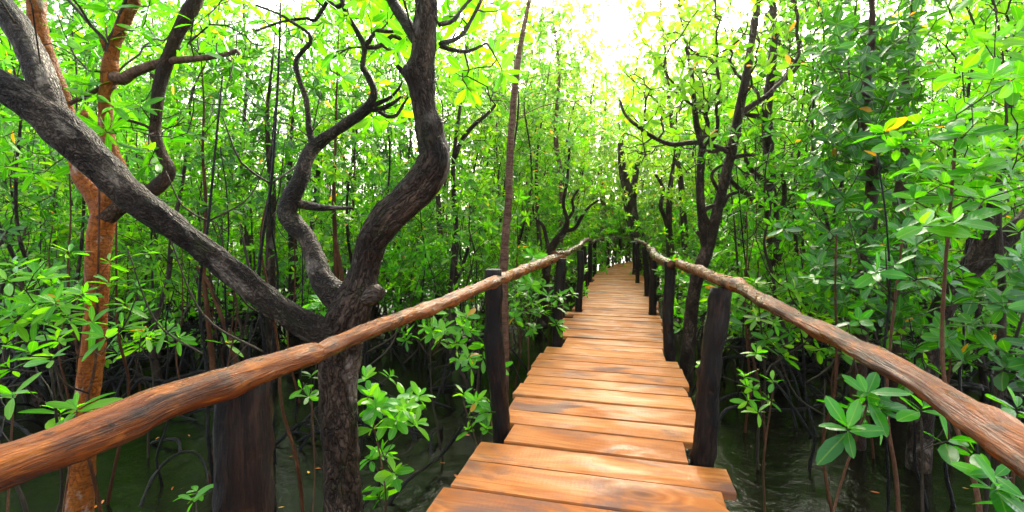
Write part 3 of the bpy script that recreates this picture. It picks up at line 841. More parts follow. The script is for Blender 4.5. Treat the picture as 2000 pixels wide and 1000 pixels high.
brs = [[(1372, 278, 11), (1345, 279, 10), (1312, 282, 9), (1280, 270, 8), (1250, 250, 7), (1222, 225, 6), (1210, 195, 4)],
       [(1374, 280, 10), (1378, 262, 10), (1382, 240, 9), (1378, 222, 8), (1392, 196, 7), (1405, 170, 6), (1398, 120, 5)],
       [(1376, 296, 9), (1400, 295, 9), (1412, 290, 7), (1440, 288, 5)],
       [(1376, 282, 8), (1395, 268, 8), (1402, 240, 7), (1400, 205, 6), (1420, 190, 5)],
       [(1430, 305, 9), (1410, 290, 9), (1385, 282, 8)],
       [(1446, 222, 12), (1470, 205, 11), (1500, 185, 10), (1520, 165, 8), (1535, 150, 6), (1560, 110, 5)],
       [(1392, 450, 10), (1402, 420, 11), (1420, 385, 9), (1440, 375, 6)],
       [(1425, 310, 9), (1445, 305, 9), (1475, 302, 6)],
       [(1386, 440, 9), (1375, 412, 9), (1398, 400, 10)],
       [(1404, 375, 7), (1390, 345, 7), (1398, 330, 6), (1412, 322, 5)],
       [(1384, 468, 12), (1372, 462, 12), (1360, 452, 7)]]
sk = Skel()
for c in (t4, s4): chain_from(sk, c, 2)
for k, b in enumerate(brs):
    c = limb(b, DY, .03)
    part_limb('branch', c, M['bark_dark'], twin, 10, .003, 12, .001, 40. + k)
    chain_from(sk, c, 2)
for i in range(sk.n):
    if sk.p[i, 2] < 1.9: sk.len[i] += 2.5
tips = np.vstack([box_tips(rng, 85, 1215, 1400, 10, 300, 4.9, 6.3), box_tips(rng, 70, 1300, 1560, -60, 220, 4.9, 6.4), box_tips(rng, 50, 1240, 1600, -260, -40, 4.6, 6.4)])
d = sk.grow(tips, rng, .28, .25)
crown(twin, sk, tips, d, rng, M['leaf_backlit'], M['bark_dark'], .14, up=.1, tilt=(40, 110), tipr=.0052, bare=np.vstack([box_tips(rng, 50, 1205, 1400, 60, 330, 4.8, 5.6), box_tips(rng, 40, 1330, 1600, -20, 380, 4.8, 5.6)]))

# 5. straight dark tree behind it
rng = np.random.default_rng(25)
EY = 6.6
tall = empty('mangrove_tree', (*P(1521, 450, EY)[:2], WATER), 'upright grey-mottled dark tree with a low bent side limb, right of the leaning twin-stemmed tree', 'tree')
t5 = limb([(1524, 780, 30), (1521, 660, 27), (1516, 560, 26), (1512, 470, 26), (1506, 400, 24), (1502, 320, 21), (1498, 230, 19), (1500, 190, 18), (1507, 130, 16), (1512, 60, 14), (1508, -20, 12), (1516, -140, 8)], EY, .035)
part_limb('trunk', t5, M['bark_dark'], tall, 22, .008, 7, .004, 5.)
brs = [[(1508, 405, 14), (1485, 400, 13), (1465, 385, 11), (1445, 370, 10), (1430, 355, 8), (1420, 340, 5)],
       [(1504, 352, 12), (1488, 348, 12), (1470, 335, 10), (1458, 315, 8), (1455, 295, 5)],
       [(1500, 230, 12), (1480, 228, 10), (1455, 222, 8), (1430, 205, 6)],
       [(1498, 182, 11), (1515, 165, 11), (1540, 150, 9), (1560, 128, 6)],
       [(1515, 415, 9), (1530, 395, 9), (1532, 365, 8), (1527, 340, 5)]]
sk = Skel(); chain_from(sk, t5, 2)
for k, b in enumerate(brs):
    c = limb(b, EY, .03)
    part_limb('branch', c, M['bark_dark'], tall, 10, .003, 12, .001, 50. + k); chain_from(sk, c, 2)
for i in range(sk.n):
    if sk.p[i, 2] < 1.5: sk.len[i] += 2.5
tips = np.vstack([box_tips(rng, 60, 1420, 1640, 60, 400, 6.0, 7.4), box_tips(rng, 60, 1400, 1660, -220, 60, 5.8, 7.4)])
d = sk.grow(tips, rng, .25, .25)
crown(tall, sk, tips, d, rng, M['leaf'], M['bark_dark'], .13, up=.3, tipr=.0052, bare=box_tips(rng, 50, 1420, 1660, 0, 480, 5.7, 6.8))

# 6. dense broad-leaved tree at the right, its shade put into the leaf colour
rng = np.random.default_rng(26)
BY = 4.4
dense = empty('mangrove_tree', (*P(1690, 450, BY)[:2], WATER), 'bushy tree with dense glossy leaves coloured dark for shade from waist height upward, right of the boardwalk', 'tree')
t6 = limb([(1672, 900, 30), (1676, 760, 27), (1682, 640, 26), (1690, 520, 24), (1700, 420, 22), (1702, 330, 20), (1690, 240, 17), (1694, 150, 14), (1704, 60, 11), (1700, -60, 8)], BY, .03)
part_limb('trunk', t6, M['bark_brown'], dense, 20, .006, 8, .003, 6.)
t6b = limb([(1752, 880, 34), (1750, 700, 30), (1748, 560, 28), (1756, 440, 26), (1764, 330, 24), (1760, 240, 20), (1772, 150, 16), (1782, 60, 12), (1790, -60, 8)], BY + .9, .03)
part_limb('trunk', t6b, M['bark_brown'], dense, 20, .006, 8, .003, 7.)
sk = Skel(); chain_from(sk, t6, 2); chain_from(sk, t6b, 2)
tips = np.vstack([box_tips(rng, 125, 1590, 1790, 40, 330, 3.7, 5.0), box_tips(rng, 110, 1560, 1790, 260, 560, 3.7, 5.1), box_tips(rng, 40, 1600, 1900, -150, 60, 3.7, 5.2), box_tips(rng, 30, 1580, 1800, 500, 620, 3.6, 4.8)])
d = sk.grow(tips, rng, .2, .2)
crown(dense, sk, tips, d, rng, M['leaf_dark'], M['twig'], .135, up=.25, W=.46, tilt=(55, 110))

# 7. dark leaning trunk at the right edge
rng = np.random.default_rng(27)
lean = empty('mangrove_tree', (*P(1800, 450, 4.0)[:2], WATER), 'black leaning tree with crooked limbs rising to the right edge of the view', 'tree')
t7 = limb([(1790, 960, 40, 4.0), (1800, 820, 38, 4.0), (1815, 690, 36, 4.0), (1842, 600, 36, 3.95), (1880, 545, 35, 3.9), (1925, 500, 34, 3.85), (1975, 455, 32, 3.8), (2030, 400, 30, 3.8), (2090, 300, 26, 3.8), (2110, 120, 20, 3.8), (2130, -100, 12, 3.8)], step=.03)
part_limb('trunk', t7, M['bark_dark'], lean, 24, .008, 7, .004, 8.)
brs = [[(1905, 520, 24), (1915, 470, 20), (1935, 420, 18), (1945, 370, 16), (1960, 320, 13), (1975, 250, 10), (1965, 170, 7)],
       [(1880, 545, 20), (1895, 480, 16), (1900, 420, 14), (1890, 370, 12), (1905, 320, 10), (1915, 250, 7)],
       [(1850, 590, 22), (1880, 440, 20), (1915, 395, 18), (1925, 345, 14), (1905, 300, 11)]]
sk = Skel(); chain_from(sk, t7, 3)
for k, b in enumerate(brs[:2]):
    c = limb(b, 3.9, .03)
    part_limb('limb', c, M['bark_dark'], lean, 14, .005, 9, .002, 60. + k); chain_from(sk, c, 2)
tips = np.vstack([box_tips(rng, 60, 1790, 2060, 60, 520, 3.3, 4.8), box_tips(rng, 36, 1800, 2150, -250, 60, 3.2, 4.6)])
d = sk.grow(tips, rng, .22, .25)
crown(lean, sk, tips, d, rng, M['leaf'], M['bark_dark'], .125, up=.2, W=.42, tipr=.004, bare=box_tips(rng, 40, 1760, 2040, 0, 520, 3.5, 4.8))

# 8. trees standing at the bend of the boardwalk
rng = np.random.default_rng(28)
bend = empty('mangrove_tree', (*P(1232, 450, 15.5)[:2], WATER), 'thick brown tree trunk leaning over the bend at the end of the boardwalk', 'tree')
t8 = limb([(1262, 560, 34), (1256, 500, 31), (1243, 455, 27), (1232, 420, 22), (1224, 370, 20), (1216, 330, 16), (1212, 280, 11)], 15.0, .06)
part_limb('trunk', t8, M['bark_grey'], bend, 16, .015, 4, .008, 9.)
c = limb([(1250, 470, 16), (1240, 430, 16), (1236, 400, 15), (1240, 350, 12), (1250, 300, 8)], 15.0, .06); part_limb('limb', c, M['bark_grey'], bend, 12, .01, 4, .004, 10.)
sk = Skel(); chain_from(sk, t8, 2); chain_from(sk, c, 2)
for i in range(sk.n):
    if sk.p[i, 2] < 2: sk.len[i] += 3
tips = box_tips(rng, 110, 1165, 1300, 235, 400, 14, 17)
d = sk.grow(tips, rng, .25, .25)
crown(bend, sk, tips, d, rng, M['leaf_backlit'], M['twig'], .15, hi=False)
curvy = empty('mangrove_tree', (*P(1072, 450, 8.2)[:2], WATER), 'crooked dark tree with antler-like branches beside the third left post', 'tree')
t9 = limb([(1060, 640, 22), (1064, 560, 18), (1072, 500, 16), (1086, 470, 15), (1100, 455, 13), (1108, 430, 10), (1100, 400, 7), (1108, 350, 6), (1112, 290, 5)], 8.2, .04)
part_limb('trunk', t9, M['bark_dark'], curvy, 14, .006, 7, .003, 11.)
for b in ([(1100, 452, 8), (1122, 446, 8), (1135, 425, 7), (1150, 405, 5), (1170, 390, 4)], [(1075, 495, 9), (1068, 470, 8), (1060, 440, 7), (1045, 425, 5), (1040, 400, 4)], [(1108, 430, 6), (1120, 410, 6), (1118, 390, 5), (1130, 370, 4)]):
    c = limb(b, 8.2, .04); part_limb('branch', c, M['bark_dark'], curvy, 8, .003, 9, 0, 12.)
sk = Skel(); chain_from(sk, t9, 2)
for i in range(sk.n):
    if sk.p[i, 2] < 1.6: sk.len[i] += 2
tips = box_tips(rng, 60, 1030, 1180, 230, 420, 7.6, 9)
d = sk.grow(tips, rng, .25, .25)
crown(curvy, sk, tips, d, rng, M['leaf'], M['twig'], .12, hi=False)

# 9. further stems in the middle left
def stem_tree(label, rows, Y, mat, boxes, seed, leafm='leaf', L=.12, hi=False, twig='twig', cut=1.0, W=.4, name='mangrove_tree', extra=(), wig=.22, n=(6, 9), up=.35, lenadd=2.0):
    rng = np.random.default_rng(seed)
    root = empty(name, (*P(rows[0][0], 450, Y)[:2], WATER), label, 'tree' if name == 'mangrove_tree' else 'plant')
    c = limb(rows, Y, .04); c[:, 3] *= np.linspace(.95, .3, len(c))
    part_limb('trunk' if name == 'mangrove_tree' else 'stem', c, M[mat], root, 14, .004, 9, .002, seed)
    sk = Skel(); chain_from(sk, c, 1 if len(c) < 40 else 2)
    for e in extra:
        ce = limb(e, Y, .04); part_limb('limb' if name == 'mangrove_tree' else 'stem', ce, M[mat], root, 10, .003, 9, .001, seed + 1.); chain_from(sk, ce, 2)
    for i in range(sk.n):
        if sk.p[i, 2] < cut: sk.len[i] += lenadd
    tips = np.vstack([box_tips(rng, *b) for b in boxes])
    d = sk.grow(tips, rng, wig, .25)
    crown(root, sk, tips, d, rng, M[leafm], M[twig], L, hi=hi, W=W, n=n, up=up, name='crown' if name == 'mangrove_tree' else 'foliage')
    return root


stem_tree('dark upright tree with a dense dark crown behind the grey sinuous limb', [(528, 800, 28), (530, 640, 26), (528, 480, 25), (532, 380, 24), (525, 300, 20), (522, 220, 16), (530, 140, 12), (540, 40, 8)], 6.3, 'bark_dark', [(120, 400, 640, 60, 300, 5.6, 7.2), (30, 430, 620, 280, 400, 5.8, 7.0)], 31, 'leaf_dark', .13)
stem_tree('rusty thin tree with crossing stems between the sloping limb and the grey limb', [(420, 760, 12), (408, 640, 11), (398, 520, 11), (402, 400, 10), (396, 300, 10), (398, 200, 8), (392, 100, 6)], 5.2, 'bark_rust', [(55, 330, 480, 120, 420, 4.8, 5.9), (25, 330, 470, -60, 120, 4.8, 5.9)], 32, 'leaf', .12, extra=[[(465, 720, 9), (440, 640, 8), (410, 560, 7), (385, 520, 5)]])
stem_tree('pair of grey stems standing directly behind the grey sinuous limb', [(572, 720, 26), (574, 560, 26), (570, 440, 24), (566, 340, 22), (570, 260, 16), (576, 160, 10)], 8.0, 'bark_grey', [(80, 500, 680, 120, 320, 7.2, 8.8)], 33, 'leaf', .12, extra=[[(600, 740, 14), (602, 600, 13), (606, 480, 12), (616, 400, 11), (625, 300, 8)]])
stem_tree('thin rusty tree with a long forked lower stem beside the thick curved limb', [(668, 760, 14), (660, 600, 13), (655, 480, 12), (652, 380, 12), (655, 280, 10), (658, 160, 8), (662, 40, 5)], 5.6, 'bark_rust', [(60, 600, 740, 60, 340, 5.2, 6.4), (20, 590, 700, 330, 480, 5.2, 6.0)], 34, 'leaf', .12, extra=[[(700, 700, 10), (672, 560, 9), (655, 470, 8)]])
stem_tree('leaning grey tree with a bare crooked branch right of the thick curved limb', [(880, 700, 20), (884, 560, 18), (890, 440, 16), (885, 330, 14), (900, 200, 12), (912, 130, 9), (905, 40, 6)], 6.8, 'bark_grey', [(130, 820, 1000, 60, 400, 6.2, 7.6)], 36, 'leaf', .12, extra=[[(887, 310, 9), (905, 270, 9), (930, 240, 8), (950, 225, 7), (968, 205, 5)], [(884, 560, 9), (910, 500, 7), (930, 420, 5)]])
stem_tree('slim dark tree with sparse yellow-green crown by the thin pinkish tree', [(1052, 680, 14), (1058, 540, 13), (1050, 420, 12), (1048, 320, 10), (1060, 220, 8), (1075, 120, 5)], 9.5, 'bark_stem', [(80, 990, 1170, 160, 400, 8.6, 10.6)], 37, 'leaf_backlit', .13)
stem_tree('dark slim tree rising between the twin-stemmed tree and the boardwalk end', [(1318, 620, 24), (1312, 520, 22), (1306, 440, 20), (1310, 360, 18), (1318, 300, 12), (1322, 220, 8)], 10.5, 'bark_dark', [(110, 1225, 1400, 150, 400, 9.6, 11.6)], 38, 'leaf_backlit', .14, extra=[[(1312, 470, 10), (1300, 430, 9), (1290, 400, 8), (1296, 370, 7), (1280, 340, 5)]])
stem_tree('tall yellow-green tree standing left of the patch of bright sky', [(1100, 620, 18), (1092, 500, 17), (1098, 380, 16), (1085, 260, 14), (1092, 140, 11), (1080, 20, 8), (1090, -100, 5)], 12.0, 'bark_pale', [(280, 985, 1150, 20, 330, 10.8, 13.2), (190, 1000, 1160, -120, 20, 10.8, 13.2), (40, 1090, 1165, 10, 160, 10.8, 13.2)], 41, 'leaf_backlit', .16, lenadd=3.0)
stem_tree('tall yellow-green tree standing right of the patch of bright sky', [(1345, 600, 18), (1338, 480, 17), (1330, 360, 16), (1312, 240, 14), (1300, 120, 11), (1290, 0, 8), (1296, -100, 5)], 12.6, 'bark_stem', [(220, 1210, 1400, 20, 330, 11.4, 13.8), (110, 1205, 1380, -120, 20, 11.4, 13.8), (40, 1120, 1240, -110, 20, 11.6, 13.4)], 42, 'leaf_backlit', .16, lenadd=3.0)
stem_tree('tall pale-leaved tree seen between the thick curved limb and the thin pinkish tree', [(868, 620, 15), (860, 460, 14), (850, 300, 13), (842, 150, 11), (838, 20, 8), (842, -80, 5)], 9.6, 'bark_stem', [(190, 690, 975, -50, 270, 8.8, 10.4)], 44, 'leaf_backlit', .15, lenadd=3.0)
stem_tree('tall leafy tree behind the dark upright tree in the left half', [(470, 640, 15), (476, 480, 14), (470, 320, 13), (482, 160, 11), (476, 20, 8), (480, -80, 5)], 10.2, 'bark_stem', [(190, 330, 630, -60, 250, 9.4, 11.2)], 45, 'leaf', .15, lenadd=3.0)
stem_tree('far pale tree closing the view below the patch of bright sky', [(1176, 530, 15), (1182, 440, 14), (1172, 340, 13), (1180, 240, 11), (1186, 160, 8), (1180, 110, 4)], 21.5, 'bark_pale', [(240, 1090, 1275, 110, 360, 19.5, 23.5), (90, 1090, 1270, 70, 190, 19.5, 23.5), (70, 1080, 1150, -20, 150, 20, 23), (60, 1225, 1290, 0, 160, 20, 23)], 43, 'leaf_backlit', .2, lenadd=4.0)
stem_tree('slim tree with drooping bright leaves leaning over the right edge of the view', [(1960, 980, 22), (1950, 800, 20), (1958, 600, 18), (1950, 400, 16), (1965, 250, 13), (1960, 120, 9), (1940, 0, 6)], 3.0, 'bark_stem', [(26, 1880, 2080, 20, 300, 2.6, 3.3), (26, 1800, 2060, -160, 20, 2.5, 3.4)], 39, 'leaf_fresh', .125, True, W=.45)

# ---------------------------------------------------------------- hero understorey plants
def plant(label, base, rosettes, Y, L, seed, leafm='leaf_fresh', n=(7, 10), W=.42, extra=0, stemr=.006, sp=.25, depth=.25, tilt=(40, 100)):
    """seedling: thin stem out of the water, rosettes at given places"""
    rng = np.random.default_rng(seed)
    root = empty('mangrove_sapling', (*P(base[0], 450, Y)[:2], WATER), label, 'plant')
    b = np.array([*P(base[0], 450, Y)[:2], WATER - .15])
    ros = np.array([P(x, y, Y + rng.uniform(-depth, depth)) for x, y in rosettes])
    hi_ = ros[np.argmax(ros[:, 2])]
    mid = b * .45 + hi_ * .55 + rng.normal(0, .05, 3) * [1, 1, 0]
    c = spline(np.array([(*b, stemr * 1.5), (*(b * .7 + hi_ * .3 + rng.normal(0, .03, 3)), stemr * 1.3), (*mid, stemr), (*(hi_ - [0, 0, .05]), stemr * .7)]), .04)
    mb = MB(); tube(mb, c[:, :3], c[:, 3], 8, amp=.0015, freq=20)
    mb.build('stem', M['twig_red'] if rng.random() < .4 else M['twig'], root)
    sk = Skel(8000); sk.chain(c)
    tips = ros
    if extra:
        k = rng.integers(0, len(ros), extra)
        tips = np.vstack([ros, ros[k] + rng.normal(0, sp, (extra, 3)) * [1, 1, .6]])
    d = sk.grow(tips, rng, .15, .3)
    mb = MB(); sk.radii(.0022); sk.twigs(mb, 0, sides=5)
    ax = d * .5 + np.array([0, -.25, .8]) + rng.normal(0, .2, d.shape)
    leaves(mb, tips, ax, rng, L=L, n=n, W=W, hi=True, tilt=tilt)
    mb.build('foliage', [M['twig'], M[leafm]], root)
    return root


plant('seedling with two big glossy bright rosettes below the right railing', (1650, 1000), [(1693, 772), (1655, 838), (1715, 800), (1680, 800)], 2.2, .16, 151, 'leaf_gloss', (9, 11))
plant('glossy seedling half hidden behind the knotty right handrail', (1830, 1100), [(1800, 800), (1850, 862), (1900, 885)], 1.9, .14, 52, 'leaf_gloss', (5, 7))
plant('sapling with broad shiny leaves hanging in the lower right corner', (2010, 1200), [(1945, 955), (1990, 985), (1985, 800), (2060, 820), (1940, 930)], 1.75, .12, 53, 'leaf_gloss', (6, 8))
plant('tall sapling with large sunlit pale leaves at the upper right', (1850, 1000), [(1885, 262), (1868, 225), (1905, 330), (1935, 290), (1840, 360), (1975, 335), (1800, 375)], 2.3, .12, 54, 'leaf_fresh', (7, 10), .5, 26, .009)
plant('sapling with big glossy leaves and one yellow heart-shaped leaf above the right handrail', (1760, 1000), [(1762, 450), (1725, 478), (1790, 480), (1745, 520), (1850, 510), (1815, 560), (1700, 560)], 2.7, .12, 55, 'leaf_gloss', (6, 8), .42, 18, .009)
plant('dense sapling of dark shiny leaves behind the right handrail', (1900, 1000), [(1900, 580), (1960, 600), (1930, 650), (1985, 660), (1850, 660), (1960, 720), (1880, 700), (2010, 560)], 2.9, .13, 56, 'leaf_dark', (6, 9), .5, 40, .01)
plant('bushy sapling of mid green leaves beside the leaning right post', (1480, 900), [(1440, 600), (1480, 620), (1520, 600), (1560, 580), (1600, 620), (1480, 560), (1640, 600), (1560, 660), (1660, 640)], 4.0, .12, 57, 'leaf', (6, 9), .4, 60, .009)
plant('low sapling over the dark water right of the leaning post', (1490, 950), [(1470, 760), (1500, 780), (1480, 805), (1510, 745), (1455, 735)], 3.1, .09, 58, 'leaf_fresh', (6, 8), .4, 4)
plant('leafy sapling hanging in front of the forked dark trunk, lowest bright rosettes over the water', (765, 1000), [(715, 740), (760, 735), (735, 790), (790, 790), (812, 828), (760, 812), (728, 835), (742, 890), (770, 925), (752, 950), (720, 775)], 2.5, .10, 59, 'leaf_fresh', (7, 9), .45, 10, .005, .06)
plant('small sapling with bright rosettes left of the second post', (935, 950), [(925, 790), (905, 770), (945, 795), (950, 838), (915, 840)], 3.4, .10, 60, 'leaf_fresh', (6, 9), .45, 5, .005, .06)
plant('bushy sapling with pale rosettes above the left handrail', (870, 900), [(870, 640), (840, 610), (900, 620), (920, 645), (860, 665), (890, 670), (945, 700), (830, 640), (915, 700)], 4.1, .13, 61, 'leaf_fresh', (6, 9), .4, 12, .007, .14)
plant('sapling with pale star-shaped rosettes at the left edge above the sloping rail', (80, 1000), [(30, 520), (100, 560), (60, 590), (20, 610), (130, 620), (90, 540), (150, 580)], 2.6, .125, 62, 'leaf_fresh', (7, 10), .3, 30, .008)
plant('low wide sapling with long narrow leaves at the left edge', (50, 1000), [(60, 690), (20, 670), (100, 700), (20, 720)], 2.4, .13, 63, 'leaf_fresh', (6, 9), .3, 2, .007)
plant('seedling with a single rosette of narrow leaves in front of the red trunk', (120, 1000), [(118, 808), (150, 800)], 2.2, .15, 64, 'leaf_fresh', (6, 9), .3, 0, .005)
plant('thin seedling with one flat rosette at the far left over the water', (20, 1000), [(25, 772), (0, 765)], 2.3, .14, 65, 'leaf_fresh', (5, 7), .3, 0, .005)
plant('sapling with star-shaped rosettes right of the red trunk', (290, 900), [(262, 668), (300, 655), (240, 640), (330, 640), (280, 610), (230, 690), (350, 660)], 4.2, .16, 66, 'leaf_fresh', (6, 9), .3, 8, .007)
plant('tiny bright seedling at the foot of the thick near post', (385, 1100), [(384, 962), (376, 978)], 1.75, .075, 67, 'leaf_fresh', (5, 6), .45, 0, .003)
plant('tiny seedling left of the forked dark trunk', (600, 950), [(603, 775), (608, 735), (590, 760)], 2.6, .075, 68, 'leaf', (5, 6), .45, 0, .004)
plant('small sapling in the crook of the forked tree', (635, 900), [(632, 585), (622, 605), (642, 600)], 3.0, .11, 69, 'leaf_fresh', (6, 8), .4, 2, .005, .08)
plant('sapling with scattered rosettes behind the second left post', (1020, 800), [(1010, 560), (1040, 590), (1060, 560), (1030, 530), (1065, 610), (1045, 640), (1005, 620), (1070, 580)], 5.2, .13, 70, 'leaf_fresh', (6, 9), .4, 22, .007, .2)
plant('sapling with pale leaves beside the right posts', (1335, 800), [(1330, 600), (1345, 570), (1325, 545), (1350, 620), (1330, 640), (1400, 560), (1380, 600)], 6.2, .14, 71, 'leaf_fresh', (6, 9), .4, 16, .007, .2)

# ---------------------------------------------------------------- repeated swamp trees
def proto_tree(seed, H, stems, ntips, leafm, L, hi, bark, wide=1.1, low=.9, spreadz=1.0, W=.4, roots=0, n=(6, 9), wig=.22, r0=.045):
    """builds an unplaced tree at the origin (its base in the water); returns root + children"""
    rng = np.random.default_rng(seed)
    root = empty('mangrove_tree', (0, 0, 0), 'x', 'tree')
    sk = Skel(); mb = MB()
    for k in range(stems):
        a = rng.uniform(0, 6.28); ln = rng.uniform(.05, .16) * H * (1 if stems > 1 else .6)
        m = 9
        z = np.linspace(0, H * rng.uniform(.8, 1.0), m)
        x = np.cumsum(rng.normal(0, .075, m)) + math.cos(a) * ln * (z / H); y = np.cumsum(rng.normal(0, .075, m)) + math.sin(a) * ln * (z / H)
        x -= x[0]; y -= y[0]
        r = r0 * rng.uniform(.75, 1.2) * (1 - .85 * (z / z[-1]) ** .8)
        c = spline(np.column_stack([x + (.12 * math.cos(a) if stems > 1 else 0), y + (.12 * math.sin(a) if stems > 1 else 0), z, r]), .12)
        c0 = c.copy(); c0[:, 2] += 0
        tube(mb, c[:, :3], np.maximum(c[:, 3], .004), 8 if not hi else 12, amp=.006, freq=7, seed=seed + k)
        sk.chain(c)
    for i in range(sk.n):
        if sk.p[i, 2] < low: sk.len[i] += 1.5
    tt = rng.uniform(0, 1, ntips) ** .85
    z = low + (H * 1.04 - low) * tt
    prof = np.sin(np.pi * np.clip(.18 + .75 * tt, 0, 1)) ** .7
    ph = rng.uniform(0, 6.28, ntips); rr = wide * prof * np.sqrt(rng.uniform(.03, 1, ntips))
    lob = 1 + .35 * np.sin(ph * 3 + z * 2.2 + seed) + .2 * np.sin(ph * 5 - z * 3.1)
    tips = np.column_stack([rr * lob * np.cos(ph), rr * lob * np.sin(ph), z])
    # open gaps: thin out tips by a 3-D noise field
    keep = np.array([mnoise.noise(Vector((t[0] * 1.1 + seed, t[1] * 1.1, t[2] * 1.1))) > -.18 for t in tips])
    tips = tips[keep]
    ax_tr = sk.p[[int(np.argmin(np.abs(sk.p[:sk.n, 2] - q))) for q in tips[:, 2]]]
    tips[:, :2] += ax_tr[:, :2] * .9
    d = sk.grow(tips, rng, wig, .3)
    sk.radii()
    mc = MB(); sk.twigs(mc, 0, thick=.011, thick_mat=0, thick_mb=mb, sides=4)
    leaves(mc, tips, d + [0, 0, .45] + rng.normal(0, .2, d.shape), rng, L=L, n=n, W=W, hi=hi)
    mb.build('trunk', M[bark], root)
    mc.build('crown', [M['twig'], M[leafm]], root)
    for k in range(roots):
        a = k * 2.4 + rng.uniform(-.4, .4); h = rng.uniform(.3, .75); out = rng.uniform(.5, 1.25)
        q = []
        for u in np.linspace(0, 1, 9):
            q.append((math.cos(a) * out * u ** .9 + rng.normal(0, .012), math.sin(a) * out * u ** .9 + rng.normal(0, .012), h * (1 - u ** 2.2) + .10 * math.sin(u * 3.1) - .22 * u ** 4, .020 * (1 - .35 * u)))
        c = spline(np.array(q), .06)
        mr = MB(); tube(mr, c[:, :3], c[:, 3], 7, amp=.003, freq=9, seed=k, cap=False)
        mr.build('prop_root', M['root'], root)
    return root


used_first = {}
def place(proto, x, y, rz, sc, label, group, keep_roots=True, z=WATER):
    if id(proto) not in used_first:
        used_first[id(proto)] = True; r = proto
    else:
        r = proto.copy(); col.objects.link(r)
        for ch in proto['_kids']:
            src = bpy.data.objects[ch]
            if not keep_roots and src.name.startswith('prop_root'): continue
            c = src.copy(); col.objects.link(c); c.parent = r
    r.location = (x, y, z); r.rotation_euler = (0, 0, rz); r.scale = (sc, sc, sc * R.uniform(.94, 1.1))
    r['label'] = label; r['group'] = group; r['category'] = 'tree' if r.name.startswith('mangrove_tree') else 'plant'
    return r


near_p, far_p, warm_p = [], [], []
for k in range(4):
    near_p.append(proto_tree(100 + k, [7.2, 6.0, 8.2, 6.8][k], [1, 2, 1, 3][k], [440, 430, 480, 500][k], ['leaf', 'leaf', 'leaf_fresh', 'leaf_dark'][k], .13, True, ['bark_stem', 'bark_grey', 'bark_rust', 'bark_dark'][k], [1.1, 1.35, 1.2, 1.35][k], .6, roots=8, r0=.042))
for k in range(4):
    far_p.append(proto_tree(120 + k, [10.5, 12.5, 9.5, 14.0][k], [1, 2, 1, 2][k], [760, 840, 700, 900][k], ['leaf', 'leaf', 'leaf_fresh', 'leaf_dark'][k], .15, False, ['bark_stem', 'bark_grey', 'bark_rust', 'bark_stem'][k], [1.7, 2.0, 1.6, 2.1][k], 1.0, r0=.07))
for k in range(3):
    warm_p.append(proto_tree(140 + k, [9.0, 12.0, 7.5][k], [1, 2, 2][k], [640, 820, 560][k], 'leaf_backlit', .16, False, ['bark_stem', 'bark_grey', 'bark_pale'][k], [1.6, 1.9, 1.6][k], 1.0, r0=.065))
root_p = [proto_tree(160 + k, [3.4, 2.8][k], 2, [170, 150][k], ['leaf_fresh', 'leaf'][k], .115, True, 'bark_stem', .9, .75, roots=13, r0=.03) for k in range(2)]


def sapling_proto(seed, H, leafm, L):
    o = proto_tree(seed, H, 3, int(40 + H * 32), leafm, L, True, 'bark_rust' if seed % 2 else 'bark_stem', .5, .35, r0=.011, W=.36)
    o.name = 'mangrove_sapling'; return o


sap_p = [sapling_proto(180 + k, [1.5, 1.9, 2.4, 1.3, 1.7][k], ['leaf_fresh', 'leaf', 'leaf', 'leaf_fresh', 'leaf'][k], .112) for k in range(5)]
for pr in near_p + far_p + warm_p + root_p + sap_p:
    pr['_kids'] = [c.name for c in pr.children]

heroes = [o.location for o in scene.objects if o.parent is None and 'label' in o and o.name.startswith('mangrove_tree') and o.location.y > .5]
placed = [(v.x, v.y) for v in heroes]


def free(x, y, dmin, pmin):
    return path_dist(x, y) > pmin and (not placed or min(math.hypot(x - a, y - b) for a, b in placed) > dmin)


def colpx(x, y): return HX + F * x / y


def zone(px):
    return 'left' if px < 560 else 'middle' if px < 1010 else 'path' if px < 1420 else 'right'


Z_LABEL = {
    'left': ('mangrove tree in the thicket beyond the sloping limb at the left', 'thicket trees at the left'),
    'middle': ('mangrove tree in the thicket behind the thick curved limb', 'thicket trees behind the curved limb'),
    'path': ('sunlit mangrove tree of the thicket round the end of the boardwalk', 'thicket trees round the boardwalk end'),
    'right': ('mangrove tree in the thicket beyond the right railing', 'thicket trees at the right')}
KIND = {'near': 'slender ', 'far': 'tall ', 'warm': 'yellow-green '}


def scatter(protos, count, y0, y1, dmin, pmin, kind, scl, xlim=1.25, allow=None, roots_to=12):
    n = tries = 0
    while n < count and tries < 6000:
        tries += 1
        y = math.sqrt(R.uniform(y0 * y0, y1 * y1)); x = R.uniform(-xlim, xlim) * y
        if not free(x, y, dmin, pmin): continue
        px = colpx(x, y)
        if allow and not allow(px, y): continue
        # leave the window of sky up the line of the boardwalk open
        zn = zone(px)
        placed.append((x, y))
        lab, grp = Z_LABEL[zn]
        place(protos[R.integers(len(protos))], x, y, R.uniform(0, 6.28), R.uniform(*scl), KIND[kind] + lab, KIND[kind] + grp, y < roots_to)
        n += 1
    return n


